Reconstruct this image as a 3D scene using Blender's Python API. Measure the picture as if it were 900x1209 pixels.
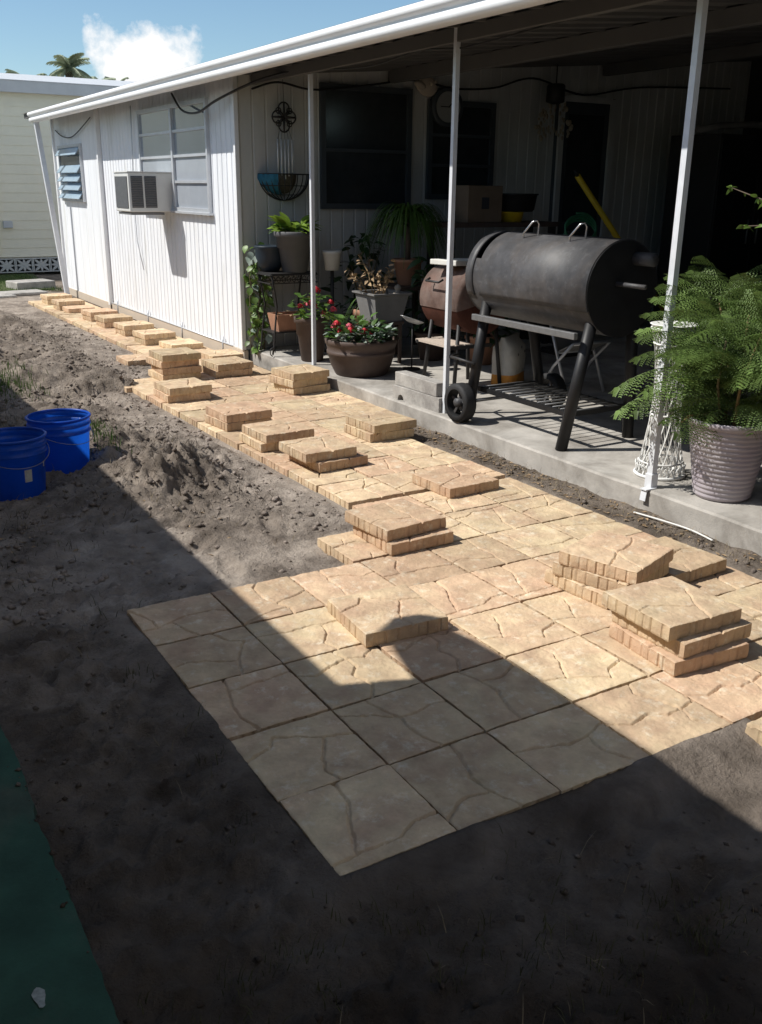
import bpy, bmesh, math, random
import numpy as np
from mathutils import Vector, Matrix, Euler, noise as mnoise
R = math.radians
random.seed(7); rng = np.random.default_rng(11)
for o in list(bpy.data.objects): bpy.data.objects.remove(o)
scene = bpy.context.scene
C = scene.collection

# ------------------------------------------------------------------ camera
cam_d = bpy.data.cameras.new('camera'); cam = bpy.data.objects.new('camera', cam_d); C.objects.link(cam)
PITCH, YAW, ROLL = -0.3304579, -0.5434259, 0.01092
cp, sp, cy_, sy_ = math.cos(PITCH), math.sin(PITCH), math.cos(YAW), math.sin(YAW)
fw = Vector((-cp*sy_, cp*cy_, sp)); rt = Vector((cy_, sy_, 0)); up = rt.cross(fw)
r2 = math.cos(ROLL)*rt + math.sin(ROLL)*up; u2 = -math.sin(ROLL)*rt + math.cos(ROLL)*up
M = Matrix((r2, u2, -fw)).transposed().to_4x4(); M.translation = Vector((-1.03274, -1.91298, 1.8357))
cam.matrix_world = M
cam_d.sensor_fit = 'VERTICAL'; cam_d.sensor_height = 24.0; cam_d.lens = 24.0*1113.456/1209.0
cam_d.clip_end = 3000; cam_d.clip_start = 0.02
scene.camera = cam

# ------------------------------------------------------------------ light
SUN = Vector((1.0, -0.5, -1.35)).normalized()          # direction light travels
toS = -SUN
sun_el = math.asin(toS.z); sun_rot = math.atan2(toS.x, toS.y)
world = bpy.data.worlds.new('World'); scene.world = world; world.use_nodes = True
nt = world.node_tree; nt.nodes.clear()
N = nt.nodes.new; Lk = nt.links.new
wo = N('ShaderNodeOutputWorld'); bg = N('ShaderNodeBackground'); sky = N('ShaderNodeTexSky')
sky.sky_type = 'NISHITA'; sky.sun_disc = False; sky.sun_elevation = sun_el; sky.sun_rotation = sun_rot
sky.air_density = 1.0; sky.dust_density = 0.0; sky.ozone_density = 1.6
bg.inputs['Strength'].default_value = 0.072
tc = N('ShaderNodeTexCoord')
def cloud_blob(direction, rx, rz):
    """cumulus: soft ellipse in azimuth/elevation round a direction"""
    d = Vector(direction).normalized(); e = Vector((d.y, -d.x, 0)).normalized(); v = e.cross(d)
    a = N('ShaderNodeVectorMath'); a.operation = 'DOT_PRODUCT'; a.inputs[1].default_value = e/rx
    b = N('ShaderNodeVectorMath'); b.operation = 'DOT_PRODUCT'; b.inputs[1].default_value = v/rz
    c = N('ShaderNodeVectorMath'); c.operation = 'DOT_PRODUCT'; c.inputs[1].default_value = d
    for n in (a, b, c): Lk(tc.outputs['Generated'], n.inputs[0])
    cb = N('ShaderNodeCombineXYZ'); Lk(a.outputs['Value'], cb.inputs[0]); Lk(b.outputs['Value'], cb.inputs[1])
    ln = N('ShaderNodeVectorMath'); ln.operation = 'LENGTH'; Lk(cb.outputs[0], ln.inputs[0])
    f = N('ShaderNodeMath'); f.operation = 'SUBTRACT'; f.inputs[0].default_value = 1.0; Lk(ln.outputs['Value'], f.inputs[1])
    g = N('ShaderNodeMath'); g.operation = 'GREATER_THAN'; g.inputs[1].default_value = 0; Lk(c.outputs['Value'], g.inputs[0])
    m = N('ShaderNodeMath'); m.operation = 'MULTIPLY'; m.use_clamp = True; Lk(f.outputs[0], m.inputs[0]); Lk(g.outputs[0], m.inputs[1])
    return m
blobs = [cloud_blob((11.6, 36, 4.15), .072, .055), cloud_blob((34, 30, 8), .20, .10), cloud_blob((-16, 30, 7), .22, .09), cloud_blob((-30, 10, 9), .25, .1),
         cloud_blob((34, -14, 10), .28, .12), cloud_blob((-6, -34, 9), .25, .1), cloud_blob((30, 12, 16), .3, .16), cloud_blob((-25, -25, 16), .3, .16)]+[cloud_blob(d_, .36, .24) for d_ in ((20, -20, 25), (-30, 25, 22), (-10, 12, 30), (12, -4, 34), (-20, -8, 28), (4, -25, 30), (30, -2, 26), (-34, 4, 14), (10, -32, 14))]  # outer and high clouds added out of view to whiten the skylight
acc = blobs[0]
for b in blobs[1:]:
    mx = N('ShaderNodeMath'); mx.operation = 'MAXIMUM'; Lk(acc.outputs[0], mx.inputs[0]); Lk(b.outputs[0], mx.inputs[1]); acc = mx
cn = N('ShaderNodeTexNoise'); cn.inputs['Scale'].default_value = 22; cn.inputs['Detail'].default_value = 9; cn.inputs['Roughness'].default_value = .6
Lk(tc.outputs['Generated'], cn.inputs['Vector'])
cs = N('ShaderNodeMath'); cs.operation = 'MULTIPLY_ADD'; Lk(cn.outputs['Fac'], cs.inputs[0]); cs.inputs[1].default_value = 1.4; cs.inputs[2].default_value = -.74
ca = N('ShaderNodeMath'); ca.operation = 'ADD'; Lk(cs.outputs[0], ca.inputs[0]); Lk(acc.outputs[0], ca.inputs[1])
cr = N('ShaderNodeMapRange'); cr.inputs['From Min'].default_value = .20; cr.inputs['From Max'].default_value = .46; Lk(ca.outputs[0], cr.inputs['Value'])
gate = N('ShaderNodeMath'); gate.operation = 'GREATER_THAN'; gate.inputs[1].default_value = 0.001; Lk(acc.outputs[0], gate.inputs[0])
cg = N('ShaderNodeMath'); cg.operation = 'MULTIPLY'; Lk(cr.outputs['Result'], cg.inputs[0]); Lk(gate.outputs[0], cg.inputs[1])
mixc = N('ShaderNodeMix'); mixc.data_type = 'RGBA'; mixc.inputs[7].default_value = (9., 9., 9., 1)
wb_ = N('ShaderNodeMix'); wb_.data_type = 'RGBA'; wb_.blend_type = 'MULTIPLY'; wb_.inputs[0].default_value = 1; wb_.inputs[7].default_value = (.87, .98, 1.02, 1); Lk(sky.outputs[0], wb_.inputs[6])   # daylight white balance
Lk(cg.outputs[0], mixc.inputs[0]); Lk(wb_.outputs[2], mixc.inputs[6]); Lk(mixc.outputs[2], bg.inputs['Color']); Lk(bg.outputs[0], wo.inputs['Surface'])
sl = bpy.data.lights.new('sun', 'SUN'); sl.energy = 3.4; sl.angle = R(.53); sl.color = (1, .965, .90)
so = bpy.data.objects.new('sun', sl); C.objects.link(so); so.rotation_euler = SUN.to_track_quat('-Z', 'Y').to_euler(); so.location = (-6, 3, 9)
scene.view_settings.view_transform = 'Standard'; scene.view_settings.look = 'None'
scene.view_settings.exposure = 0.68; scene.view_settings.gamma = 1.0; scene.view_settings.use_curve_mapping = False
scene.render.engine = 'CYCLES'; scene.cycles.max_bounces = 7; scene.cycles.diffuse_bounces = 4
scene.render.resolution_x = 762; scene.render.resolution_y = 1024

# ------------------------------------------------------------------ materials
MT = {}
def mat(name, col, rough=.6, var=0.12, scale=8., bump=0., bscale=60., metal=0., col2=None, thr=None, rnd=0., spec=.4, coat=0., objco=True, detail=6, stretch=None, trans=0., bdist=.01, col3=None):
    """noise-varied Principled; col2 = second colour mixed by a second noise; rnd = per-object value shift"""
    m = bpy.data.materials.new(name); m.use_nodes = True; t = m.node_tree; n = t.nodes; l = t.links.new; n.clear()
    out = n.new('ShaderNodeOutputMaterial'); p = n.new('ShaderNodeBsdfPrincipled'); l(p.outputs[0], out.inputs[0])
    p.inputs['Roughness'].default_value = rough; p.inputs['Metallic'].default_value = metal; p.inputs['Specular IOR Level'].default_value = spec
    if coat: p.inputs['Coat Weight'].default_value = coat
    tcn = n.new('ShaderNodeTexCoord'); vec = tcn.outputs['Object']
    oi = n.new('ShaderNodeObjectInfo')
    off = n.new('ShaderNodeVectorMath'); off.operation = 'MULTIPLY_ADD'; cbx = n.new('ShaderNodeCombineXYZ')
    for k in range(3): l(oi.outputs['Random'], cbx.inputs[k])
    l(cbx.outputs[0], off.inputs[0]); off.inputs[1].default_value = (37, 53, 71) if rnd else (0, 0, 0); l(vec, off.inputs[2]); vec = off.outputs[0]
    if stretch:
        mp = n.new('ShaderNodeMapping'); mp.inputs['Scale'].default_value = stretch; l(vec, mp.inputs[0]); vec = mp.outputs[0]
    n1 = n.new('ShaderNodeTexNoise'); n1.inputs['Scale'].default_value = scale; n1.inputs['Detail'].default_value = detail; n1.inputs['Roughness'].default_value = .62; l(vec, n1.inputs['Vector'])
    mr = n.new('ShaderNodeMapRange'); l(n1.outputs['Fac'], mr.inputs['Value']); mr.inputs['From Min'].default_value = .25; mr.inputs['From Max'].default_value = .75
    mr.inputs['To Min'].default_value = 1-var; mr.inputs['To Max'].default_value = 1+var
    fac = mr.outputs['Result']
    if rnd:
        r_ = n.new('ShaderNodeMapRange'); l(oi.outputs['Random'], r_.inputs['Value']); r_.inputs['To Min'].default_value = 1-rnd; r_.inputs['To Max'].default_value = 1+rnd
        mm = n.new('ShaderNodeMath'); mm.operation = 'MULTIPLY'; l(fac, mm.inputs[0]); l(r_.outputs['Result'], mm.inputs[1]); fac = mm.outputs[0]
    base = n.new('ShaderNodeRGB'); base.outputs[0].default_value = (*col, 1); csrc = base.outputs[0]
    if col2:
        n2 = n.new('ShaderNodeTexNoise'); n2.inputs['Scale'].default_value = scale*.45; n2.inputs['Detail'].default_value = 8; n2.inputs['Roughness'].default_value = .65; n2.inputs['Distortion'].default_value = .6
        o2 = n.new('ShaderNodeVectorMath'); o2.operation = 'ADD'; o2.inputs[1].default_value = (11.3, 4.7, 8.1); l(vec, o2.inputs[0]); l(o2.outputs[0], n2.inputs['Vector'])
        a, b = thr or (.45, .65)
        m2 = n.new('ShaderNodeMapRange'); m2.inputs['From Min'].default_value = a; m2.inputs['From Max'].default_value = b; l(n2.outputs['Fac'], m2.inputs['Value'])
        mx = n.new('ShaderNodeMix'); mx.data_type = 'RGBA'; l(m2.outputs['Result'], mx.inputs[0]); l(csrc, mx.inputs[6]); mx.inputs[7].default_value = (*col2, 1); csrc = mx.outputs[2]
    if col3 and rnd:                            # batch colour: some pieces redder
        fr3 = n.new('ShaderNodeMath'); fr3.operation = 'MULTIPLY'; fr3.inputs[1].default_value = 7.31; l(oi.outputs['Random'], fr3.inputs[0]); ff3 = n.new('ShaderNodeMath'); ff3.operation = 'FRACT'; l(fr3.outputs[0], ff3.inputs[0])
        pw3 = n.new('ShaderNodeMath'); pw3.operation = 'POWER'; pw3.inputs[1].default_value = 1.8; l(ff3.outputs[0], pw3.inputs[0]); sc3 = n.new('ShaderNodeMath'); sc3.operation = 'MULTIPLY'; sc3.inputs[1].default_value = .6; l(pw3.outputs[0], sc3.inputs[0])
        xb3 = n.new('ShaderNodeMix'); xb3.data_type = 'RGBA'; l(sc3.outputs[0], xb3.inputs[0]); l(csrc, xb3.inputs[6]); xb3.inputs[7].default_value = (.48, .30, .205, 1); csrc = xb3.outputs[2]
    if col3:                                    # pale bloom / worn spots
        n3 = n.new('ShaderNodeTexNoise'); n3.inputs['Scale'].default_value = scale*1.7; n3.inputs['Detail'].default_value = 9; n3.inputs['Roughness'].default_value = .7; l(vec, n3.inputs['Vector'])
        m3 = n.new('ShaderNodeMapRange'); m3.inputs['From Min'].default_value = .54; m3.inputs['From Max'].default_value = .70; l(n3.outputs['Fac'], m3.inputs['Value'])
        x3 = n.new('ShaderNodeMix'); x3.data_type = 'RGBA'; l(m3.outputs['Result'], x3.inputs[0]); l(csrc, x3.inputs[6]); x3.inputs[7].default_value = (*col3, 1); csrc = x3.outputs[2]
    sc = n.new('ShaderNodeVectorMath'); sc.operation = 'SCALE'; l(csrc, sc.inputs[0]); l(fac, sc.inputs['Scale']); l(sc.outputs[0], p.inputs['Base Color'])
    if bump:
        nb = n.new('ShaderNodeTexNoise'); nb.inputs['Scale'].default_value = bscale; nb.inputs['Detail'].default_value = 8; nb.inputs['Roughness'].default_value = .7; l(vec, nb.inputs['Vector'])
        bp = n.new('ShaderNodeBump'); bp.inputs['Strength'].default_value = bump; bp.inputs['Distance'].default_value = bdist; l(nb.outputs['Fac'], bp.inputs['Height']); l(bp.outputs[0], p.inputs['Normal'])
    if trans:                                   # thin leaf: light passes through
        tr = n.new('ShaderNodeBsdfTranslucent'); l(sc.outputs[0], tr.inputs['Color']); ms = n.new('ShaderNodeMixShader'); ms.inputs[0].default_value = trans
        l(p.outputs[0], ms.inputs[1]); l(tr.outputs[0], ms.inputs[2]); l(ms.outputs[0], out.inputs[0])
    MT[name] = m; return m

mat('paver', (.60, .475, .305), .9, .24, 9, .8, 110, col2=(.475, .335, .225), thr=(.40, .68), rnd=.17, spec=.15, bdist=.004, col3=(.66, .57, .43))
mat('bed_sand', (.22, .19, .16), .95)
mat('dirt', (.41, .35, .295), .95, .34, 6, 1., 38, col2=(.20, .165, .137), thr=(.40, .66), spec=.12, bdist=.03, detail=12)
def soil_shade_mix(m):
    """soil tone from the mesh attribute 'soil' (dark topsoil and painted near-yard shade .. dry sand)"""
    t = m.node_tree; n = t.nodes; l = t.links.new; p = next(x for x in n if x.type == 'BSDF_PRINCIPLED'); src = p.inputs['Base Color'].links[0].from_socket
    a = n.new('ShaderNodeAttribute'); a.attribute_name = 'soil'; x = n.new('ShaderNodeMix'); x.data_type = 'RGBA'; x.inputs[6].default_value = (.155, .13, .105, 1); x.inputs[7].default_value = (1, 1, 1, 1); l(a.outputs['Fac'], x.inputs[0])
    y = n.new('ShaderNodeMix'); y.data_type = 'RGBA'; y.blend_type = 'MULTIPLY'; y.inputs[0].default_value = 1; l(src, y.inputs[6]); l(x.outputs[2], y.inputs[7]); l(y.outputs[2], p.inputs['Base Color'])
soil_shade_mix(MT['dirt'])
mat('clod', (.32, .27, .235), .95, .35, 20, 1., 60, col2=(.17, .14, .115), spec=.1); soil_shade_mix(MT['clod'])
mat('concrete', (.42, .395, .36), .9, .22, 5, .6, 70, col2=(.25, .23, .205), thr=(.42, .66), spec=.2, bdist=.004)
mat('block_concrete', (.42, .40, .37), .92, .22, 9, .7, 60, spec=.15, col2=(.3, .28, .26))
mat('green_paint', (.031, .082, .056), .85, .4, 5, .7, 90, col2=(.075, .095, .07), thr=(.5, .72), spec=.3, bdist=.003)
mat('white_paint_chip', (.30, .33, .31), .8, .4, 60)
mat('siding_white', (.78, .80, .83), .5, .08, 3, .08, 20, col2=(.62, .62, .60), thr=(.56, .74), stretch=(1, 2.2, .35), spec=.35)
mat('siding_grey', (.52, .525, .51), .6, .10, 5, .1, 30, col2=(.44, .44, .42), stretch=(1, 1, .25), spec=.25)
mat('trim_white', (.78, .79, .80), .45, .05, 6)
mat('gutter_white', (.83, .83, .83), .4, .05, 5, spec=.4)
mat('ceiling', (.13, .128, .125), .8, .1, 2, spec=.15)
mat('post_white', (.66, .68, .71), .45, .08, 14, spec=.4)
mat('frame_alu', (.55, .57, .60), .4, .08, 12, metal=.4)
mat('frame_dark', (.055, .065, .075), .5, .1, 8)
mat('pane', (.30, .34, .39), .05, .12, 3, spec=1., coat=1., metal=.45)
mat('pane_blind', (.34, .37, .41), .12, .1, 3, spec=.7)
mat('pane_dark', (.03, .034, .038), .12, .3, 6, spec=.5)
mat('louver_glass', (.34, .45, .55), .15, .08, 5, spec=.8)
mat('ac_white', (.66, .66, .63), .5, .06, 9)
mat('ac_dark', (.10, .105, .11), .6, .2, 40)
mat('ac_slat', (.16, .16, .16), .5, .1, 20)
mat('cable', (.015, .015, .017), .5)
mat('lap_cream', (.81, .775, .64), .6, .05, 3, spec=.25)
mat('roof_grey', (.52, .54, .56), .6, .08, 4)
mat('roof_top', (.62, .64, .66), .6, .08, 3)
mat('breeze', (.50, .51, .50), .9, .1, 12, .2, 60)
mat('void_dark', (.035, .037, .045), .9)
mat('grill_black', (.058, .058, .062), .55, .4, 9, .35, 45, col2=(.078, .069, .064), thr=(.45, .7), spec=.5, bdist=.003, col3=(.10, .10, .104))
mat('grill_black2', (.013, .013, .014), .5, .3, 12, spec=.4)
mat('steel_bar', (.22, .22, .22), .45, .15, 30, metal=.5)
mat('chrome', (.6, .6, .6), .25, .1, 30, metal=.9)
mat('rust', (.135, .082, .066), .75, .4, 7, .4, 60, col2=(.18, .145, .128), thr=(.4, .7), spec=.25)
mat('rust_dark', (.08, .03, .02), .75, .35, 8, .3, 60, spec=.2)
mat('tyre', (.02, .02, .021), .7, .2, 30)
mat('board_white', (.72, .71, .66), .6, .08, 10)
mat('wood', (.33, .22, .15), .8, .2, 14, .3, 60, stretch=(1, 6, 6))
mat('wood_pale', (.48, .40, .33), .8, .2, 14, stretch=(1, 6, 6))
mat('pot_brown', (.085, .06, .05), .6, .2, 6, .15, 40, spec=.35)
mat('pot_grey', (.105, .105, .11), .6, .15, 6, spec=.35)
mat('pot_slate', (.20, .195, .19), .7, .15, 7)
mat('pot_blue', (.02, .03, .042), .45, .15, 6)
mat('pot_lavender', (.37, .325, .36), .55, .12, 8, .1, 40, col2=(.43, .40, .41), thr=(.4, .7))
mat('terracotta', (.36, .19, .12), .8, .15, 9)
mat('pot_white', (.68, .67, .64), .5, .06, 9)
mat('soil', (.05, .037, .028), .95, .3, 30, .8, 60)
mat('leaf_bright', (.17, .27, .035), .5, .25, 12, rnd=.25, trans=.3, spec=.4)
mat('leaf_mid', (.075, .15, .03), .5, .3, 12, rnd=.3, trans=.25, spec=.4)
mat('leaf_dark', (.028, .062, .022), .5, .3, 12, rnd=.3, trans=.2, spec=.4)
mat('leaf_silver', (.27, .33, .28), .6, .3, 12, rnd=.2, trans=.15)
mat('leaf_fern', (.14, .215, .06), .5, .4, 9, rnd=.45, trans=.35, spec=.35)
mat('leaf_dry', (.29, .20, .115), .8, .35, 20, rnd=.3)
mat('vine_leaf', (.13, .22, .045), .45, .3, 12, rnd=.35, trans=.3, spec=.5)
mat('petal_red', (.62, .03, .05), .5, .2, 20, rnd=.2, trans=.2)
mat('petal_pink', (.70, .11, .16), .5, .2, 20, rnd=.2, trans=.2)
mat('stem', (.12, .10, .05), .8, .2, 20)
mat('stem_tan', (.32, .22, .11), .8, .2, 20)
mat('bark', (.10, .075, .055), .9, .3, 12, .5, 40)
mat('iron', (.025, .024, .024), .55, .2, 20, spec=.4)
mat('wicker', (.74, .74, .72), .6, .06, 20)
mat('tube_alu', (.75, .75, .75), .35, .08, 20, metal=.2)
mat('teal_cloth', (.02, .13, .22), .8, .3, 20)
mat('coco', (.12, .10, .075), .95, .4, 30, .6, 60)
mat('bucket_blue', (.009, .10, .56), .38, .12, 5, .08, 20, spec=.45, trans=.45, col2=(.01, .06, .30), thr=(.5, .75))
mat('bucket_mark', (.45, .45, .42), .7, .2, 40)
mat('yellow', (.62, .44, .02), .5, .1, 8)
mat('cardboard', (.16, .12, .085), .9, .15, 8)
mat('black_plastic', (.014, .014, .015), .5, .2, 8)
mat('bag_white', (.55, .54, .50), .6, .15, 14, .3, 20)
mat('bag_orange', (.62, .27, .05), .6, .15, 14)
mat('bag_print', (.06, .06, .06), .7)
mat('hose_green', (.03, .16, .08), .5)
mat('cabinet', (.03, .028, .027), .5, .2, 3)
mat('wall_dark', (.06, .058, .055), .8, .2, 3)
mat('stone_fig', (.40, .36, .30), .9, .2, 20, .4, 60)
mat('shell', (.32, .27, .20), .5, .2, 20)
mat('clock_face', (.30, .31, .30), .5, .1, 12)
mat('grass', (.075, .125, .03), .7, .35, 6, rnd=.2, trans=.2)
mat('weed', (.085, .085, .035), .8, .4, 6)
mat('root_dark', (.085, .068, .05), .9, .4, 6)
mat('straw', (.24, .19, .115), .8, .3, 6)
mat('lawn', (.07, .09, .03), .95, .3, 8, .6, 40)
mat('palm_leaf', (.30, .35, .23), .55, .3, 2, trans=.15)
mat('tan_wall', (.50, .43, .35), .7, .06, 3)

# ------------------------------------------------------------------ mesh helpers
class MB:
    def __init__(s): s.v = []; s.f = []; s.mi = []; s.smooth = []
    def add(s, vs, fs, mi=0, sm=False):
        o = len(s.v); s.v += [tuple(v) for v in vs]
        for f in fs: s.f.append(tuple(i+o for i in f)); s.mi.append(mi); s.smooth.append(sm)
        return s
    def box(s, c, d, rot=None, bev=0., mi=0):
        x, y, z = d[0]/2, d[1]/2, d[2]/2
        m = rot.to_matrix() if isinstance(rot, Euler) else (Euler(rot).to_matrix() if rot else None)
        def tr(p):
            p = Vector(p)
            if m: p = m @ p
            return p+Vector(c)
        if bev <= 0:
            P = [tr((a*x, b*y, e*z)) for a in (-1, 1) for b in (-1, 1) for e in (-1, 1)]
            return s.add(P, [(0, 1, 3, 2), (4, 6, 7, 5), (0, 4, 5, 1), (2, 3, 7, 6), (0, 2, 6, 4), (1, 5, 7, 3)], mi)
        bm = bmesh.new(); bmesh.ops.create_cube(bm, size=1)
        for v in bm.verts: v.co = Vector((v.co.x*2*x, v.co.y*2*y, v.co.z*2*z))
        bmesh.ops.bevel(bm, geom=bm.edges[:], offset=bev, segments=2, affect='EDGES', profile=.5)
        bm.verts.index_update()
        s.add([tr(v.co) for v in bm.verts], [[v.index for v in f.verts] for f in bm.faces], mi); bm.free(); return s
    def tube(s, pts, r, n=8, cap=True, mi=0, sm=True):
        pts = [Vector(p) for p in pts]; rs = r if isinstance(r, (list, tuple)) else [r]*len(pts)
        V = []; F = []; prev = None
        for i, p in enumerate(pts):
            t = (pts[min(i+1, len(pts)-1)]-pts[max(i-1, 0)]).normalized()
            if prev is None:
                a = t.orthogonal().normalized()
                if abs(t.z) < .99: a = t.cross(Vector((0, 0, 1))).normalized()
            else: a = (prev-t*prev.dot(t)).normalized()
            prev = a; b = t.cross(a)
            for k in range(n):
                an = 2*math.pi*k/n; V.append(p+(a*math.cos(an)+b*math.sin(an))*rs[i])
        for i in range(len(pts)-1):
            for k in range(n): F.append((i*n+k, i*n+(k+1) % n, (i+1)*n+(k+1) % n, (i+1)*n+k))
        if cap: F.append(tuple(range(n))[::-1]); F.append(tuple((len(pts)-1)*n+k for k in range(n)))
        return s.add(V, F, mi, sm)
    def lathe(s, prof, c=(0, 0, 0), n=32, mi=0, axis='Z', sm=True, a0=0, a1=2*math.pi):
        full = abs(a1-a0-2*math.pi) < 1e-6; V = []; F = []; m = n if full else n+1
        for r, z in prof:
            for k in range(m):
                a = a0+(a1-a0)*k/n; x, y = r*math.cos(a), r*math.sin(a)
                q = {'Z': (x, y, z), 'Y': (x, z, y), 'X': (z, x, y)}[axis]; V.append((q[0]+c[0], q[1]+c[1], q[2]+c[2]))
        for i in range(len(prof)-1):
            for k in range(n):
                k2 = (k+1) % m; F.append((i*m+k, i*m+k2, (i+1)*m+k2, (i+1)*m+k))
        return s.add(V, F, mi, sm)
    def sphere(s, c, r, n=10, sc=(1, 1, 1)):
        V = []; F = []; h = n//2+1
        for i in range(h+1):
            ph = math.pi*i/h
            for k in range(n):
                a = 2*math.pi*k/n; V.append((c[0]+r*sc[0]*math.sin(ph)*math.cos(a), c[1]+r*sc[1]*math.sin(ph)*math.sin(a), c[2]+r*sc[2]*math.cos(ph)))
        for i in range(h):
            for k in range(n): F.append((i*n+k, (i+1)*n+k, (i+1)*n+(k+1) % n, i*n+(k+1) % n))
        return s.add(V, F, 0, True)
    def mesh(s, name, mats, auto=None):
        me = bpy.data.meshes.new(name); me.from_pydata(s.v, [], s.f)
        for m in ([mats] if isinstance(mats, str) else mats): me.materials.append(MT[m])
        me.polygons.foreach_set('use_smooth', s.smooth)
        if any(s.mi): me.polygons.foreach_set('material_index', s.mi)
        me.validate()
        bm = bmesh.new(); bm.from_mesh(me); bmesh.ops.recalc_face_normals(bm, faces=bm.faces); bm.to_mesh(me); bm.free()
        me.update(); return me
    def build(s, name, mats, parent=None, loc=None, rot=None):
        return link(name, s.mesh(name, mats), parent, loc, rot)
def link(name, me, parent=None, loc=None, rot=None, scale=None):
    o = bpy.data.objects.new(name, me); C.objects.link(o)
    if loc is not None: o.location = loc
    if rot is not None: o.rotation_euler = rot
    if scale is not None: o.scale = scale if hasattr(scale, '__len__') else (scale,)*3
    if parent: o.parent = parent
    return o
def thing(name, label, cat, loc=(0, 0, 0), rz=0, group=None):
    o = link(name, None, None, loc, (0, 0, rz)); o.empty_display_size = .1; return tag(o, label, cat, group)
def tag(o, label, cat, group=None, kind=None):
    if label: o['label'] = label
    if cat: o['category'] = cat
    if group: o['group'] = group
    if kind: o['kind'] = kind
    return o
def struct(o, label=None):
    o['kind'] = 'structure'
    return o

# ------------------------------------------------------------------ terrain
S = .41; T = .066; SL = .11
TB = {}
def vnoise(x, y, seed):
    if seed not in TB: TB[seed] = np.random.default_rng(seed).random((256, 256))
    tb = TB[seed]
    xi = np.floor(x).astype(int); yi = np.floor(y).astype(int); fx = x-xi; fy = y-yi
    fx = fx*fx*(3-2*fx); fy = fy*fy*(3-2*fy); g = lambda a, b: tb[a % 256, b % 256]
    return (g(xi, yi)*(1-fx)+g(xi+1, yi)*fx)*(1-fy)+(g(xi, yi+1)*(1-fx)+g(xi+1, yi+1)*fx)*fy-.5
def fbm(x, y, f, o, seed, gain=.55):
    s = 0; a = 1
    for k in range(o): s = s+a*vnoise(x*f+k*17.3, y*f+k*9.1, seed+k); f *= 2.05; a *= gain
    return s
def sstep(a, b, x):
    t = np.clip((x-a)/(b-a), 0, 1); return t*t*(3-2*t)
def left_edge(y):                                     # left border of the laid paving
    return np.where(y < 5*S, -0.0, np.where(y < 6*S, 2.9*S, np.where(y < 17.3*S, (4.03-.028*np.maximum(y/S-7, 0))*S, (5.5+0*y)*S)))
FR = random.Random(77); FOOT = [(FR.uniform(-.45, .9), FR.uniform(2.2, 4.0), FR.uniform(0, 3.1)) for _ in range(9)]+[(FR.uniform(-.5, -.12), FR.uniform(-.6, 2.2), FR.uniform(1.1, 2.0)) for _ in range(9)]+[(FR.uniform(.0, 2.0), FR.uniform(-1.0, -.25), FR.uniform(0, 3.1)) for _ in range(12)]+[(FR.uniform(.7, 1.2), FR.uniform(2.6, 5.5), FR.uniform(1.2, 2.0)) for _ in range(6)]
def gheight(x, y):
    z = -.045+0*x
    rough = .75+1.1*sstep(-.1, .5, fbm(x, y, .7, 2, 5))
    z = z+.022*fbm(x, y, 1.6, 3, 21)+rough*(.026*fbm(x, y, 5, 3, 31)+.027*fbm(x, y, 16, 3, 41, .7))
    z = z+.004*np.abs(fbm(x, y, 45, 2, 47))
    # heaped spoil to the left of the path
    d = left_edge(y)-x
    heap = sstep(.45, .95, d)*sstep(3.2, 5.2, y)*(1-sstep(11.5, 15.5, y))
    z = z+heap*(.05+.12*np.clip(fbm(x, y, 1.1, 3, 61)+.25, 0, 1)+.075*fbm(x, y, 6, 4, 71, .65))
    m = np.exp(-(((x-.86)*.8+(y-3.98)*.6)/.62)**2-((-(x-.86)*.6+(y-3.98)*.8)/.36)**2)
    z = z+m*(.19+.17*fbm(x, y, 7, 5, 81, .7))
    m2 = np.exp(-((x-.95)/.35)**2-((y-5.0)/.55)**2); z = z+m2*(.07+.09*fbm(x, y, 7, 4, 83, .65))
    # boot prints
    for px, py, pa in FOOT:
        c, s_ = math.cos(pa), math.sin(pa); u = ((x-px)*c+(y-py)*s_)/.145; v = (-(x-px)*s_+(y-py)*c)/.05; rr = u*u+v*v
        z = z-.020*np.exp(-rr**2)+.009*np.exp(-((np.sqrt(rr)-1.25)/.22)**2)
    # flat where something stands
    frontp = (y < 2.03) & (x < 1.72)
    inp = np.where(frontp, (x > .012) & (y > .012), (x > left_edge(y)-.03) & (x < 2.96) & (y > -.02) & (y < 36.4*S))
    z = np.where(inp, np.minimum(z, -.05), z)
    near = sstep(0, .20, np.maximum(np.maximum(left_edge(y)-x, -y), 0)); edge = (y > -.5) & (x > -.5) & (y < 15.5)
    lip = np.where(frontp, -.006+.020*fbm(x, y, 3, 3, 97)+.010*fbm(x, y, 11, 2, 98), -.052)
    z = np.where(edge & ~inp, z*near+lip*(1-near), z)
    gap = sstep(2.9, 3.0, x)*(1-sstep(8, 9, y)); z = z*(1-gap)+gap*(np.where(y > 4.9, -.055, -.03)+.02*fbm(x, y, 6, 3, 91)+.008*fbm(x, y, 25, 2, 92))
    z = np.where(x > 3.27, -.12, z)
    pad = 1-sstep(-.72, -.62, x); z = z*(1-pad)+np.minimum(z, -.06)*pad
    for bx, by in ((.33, 4.62), (-.055, 4.215)):
        b = np.exp(-(((x-bx)**2+(y-by)**2)/.24**2)**3); z = z*(1-b)+(-.045)*b
    far = sstep(13, 17, y); z = z*(1-far)+far*(-.045+.02*fbm(x, y, 1.2, 2, 95))
    return z
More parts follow.
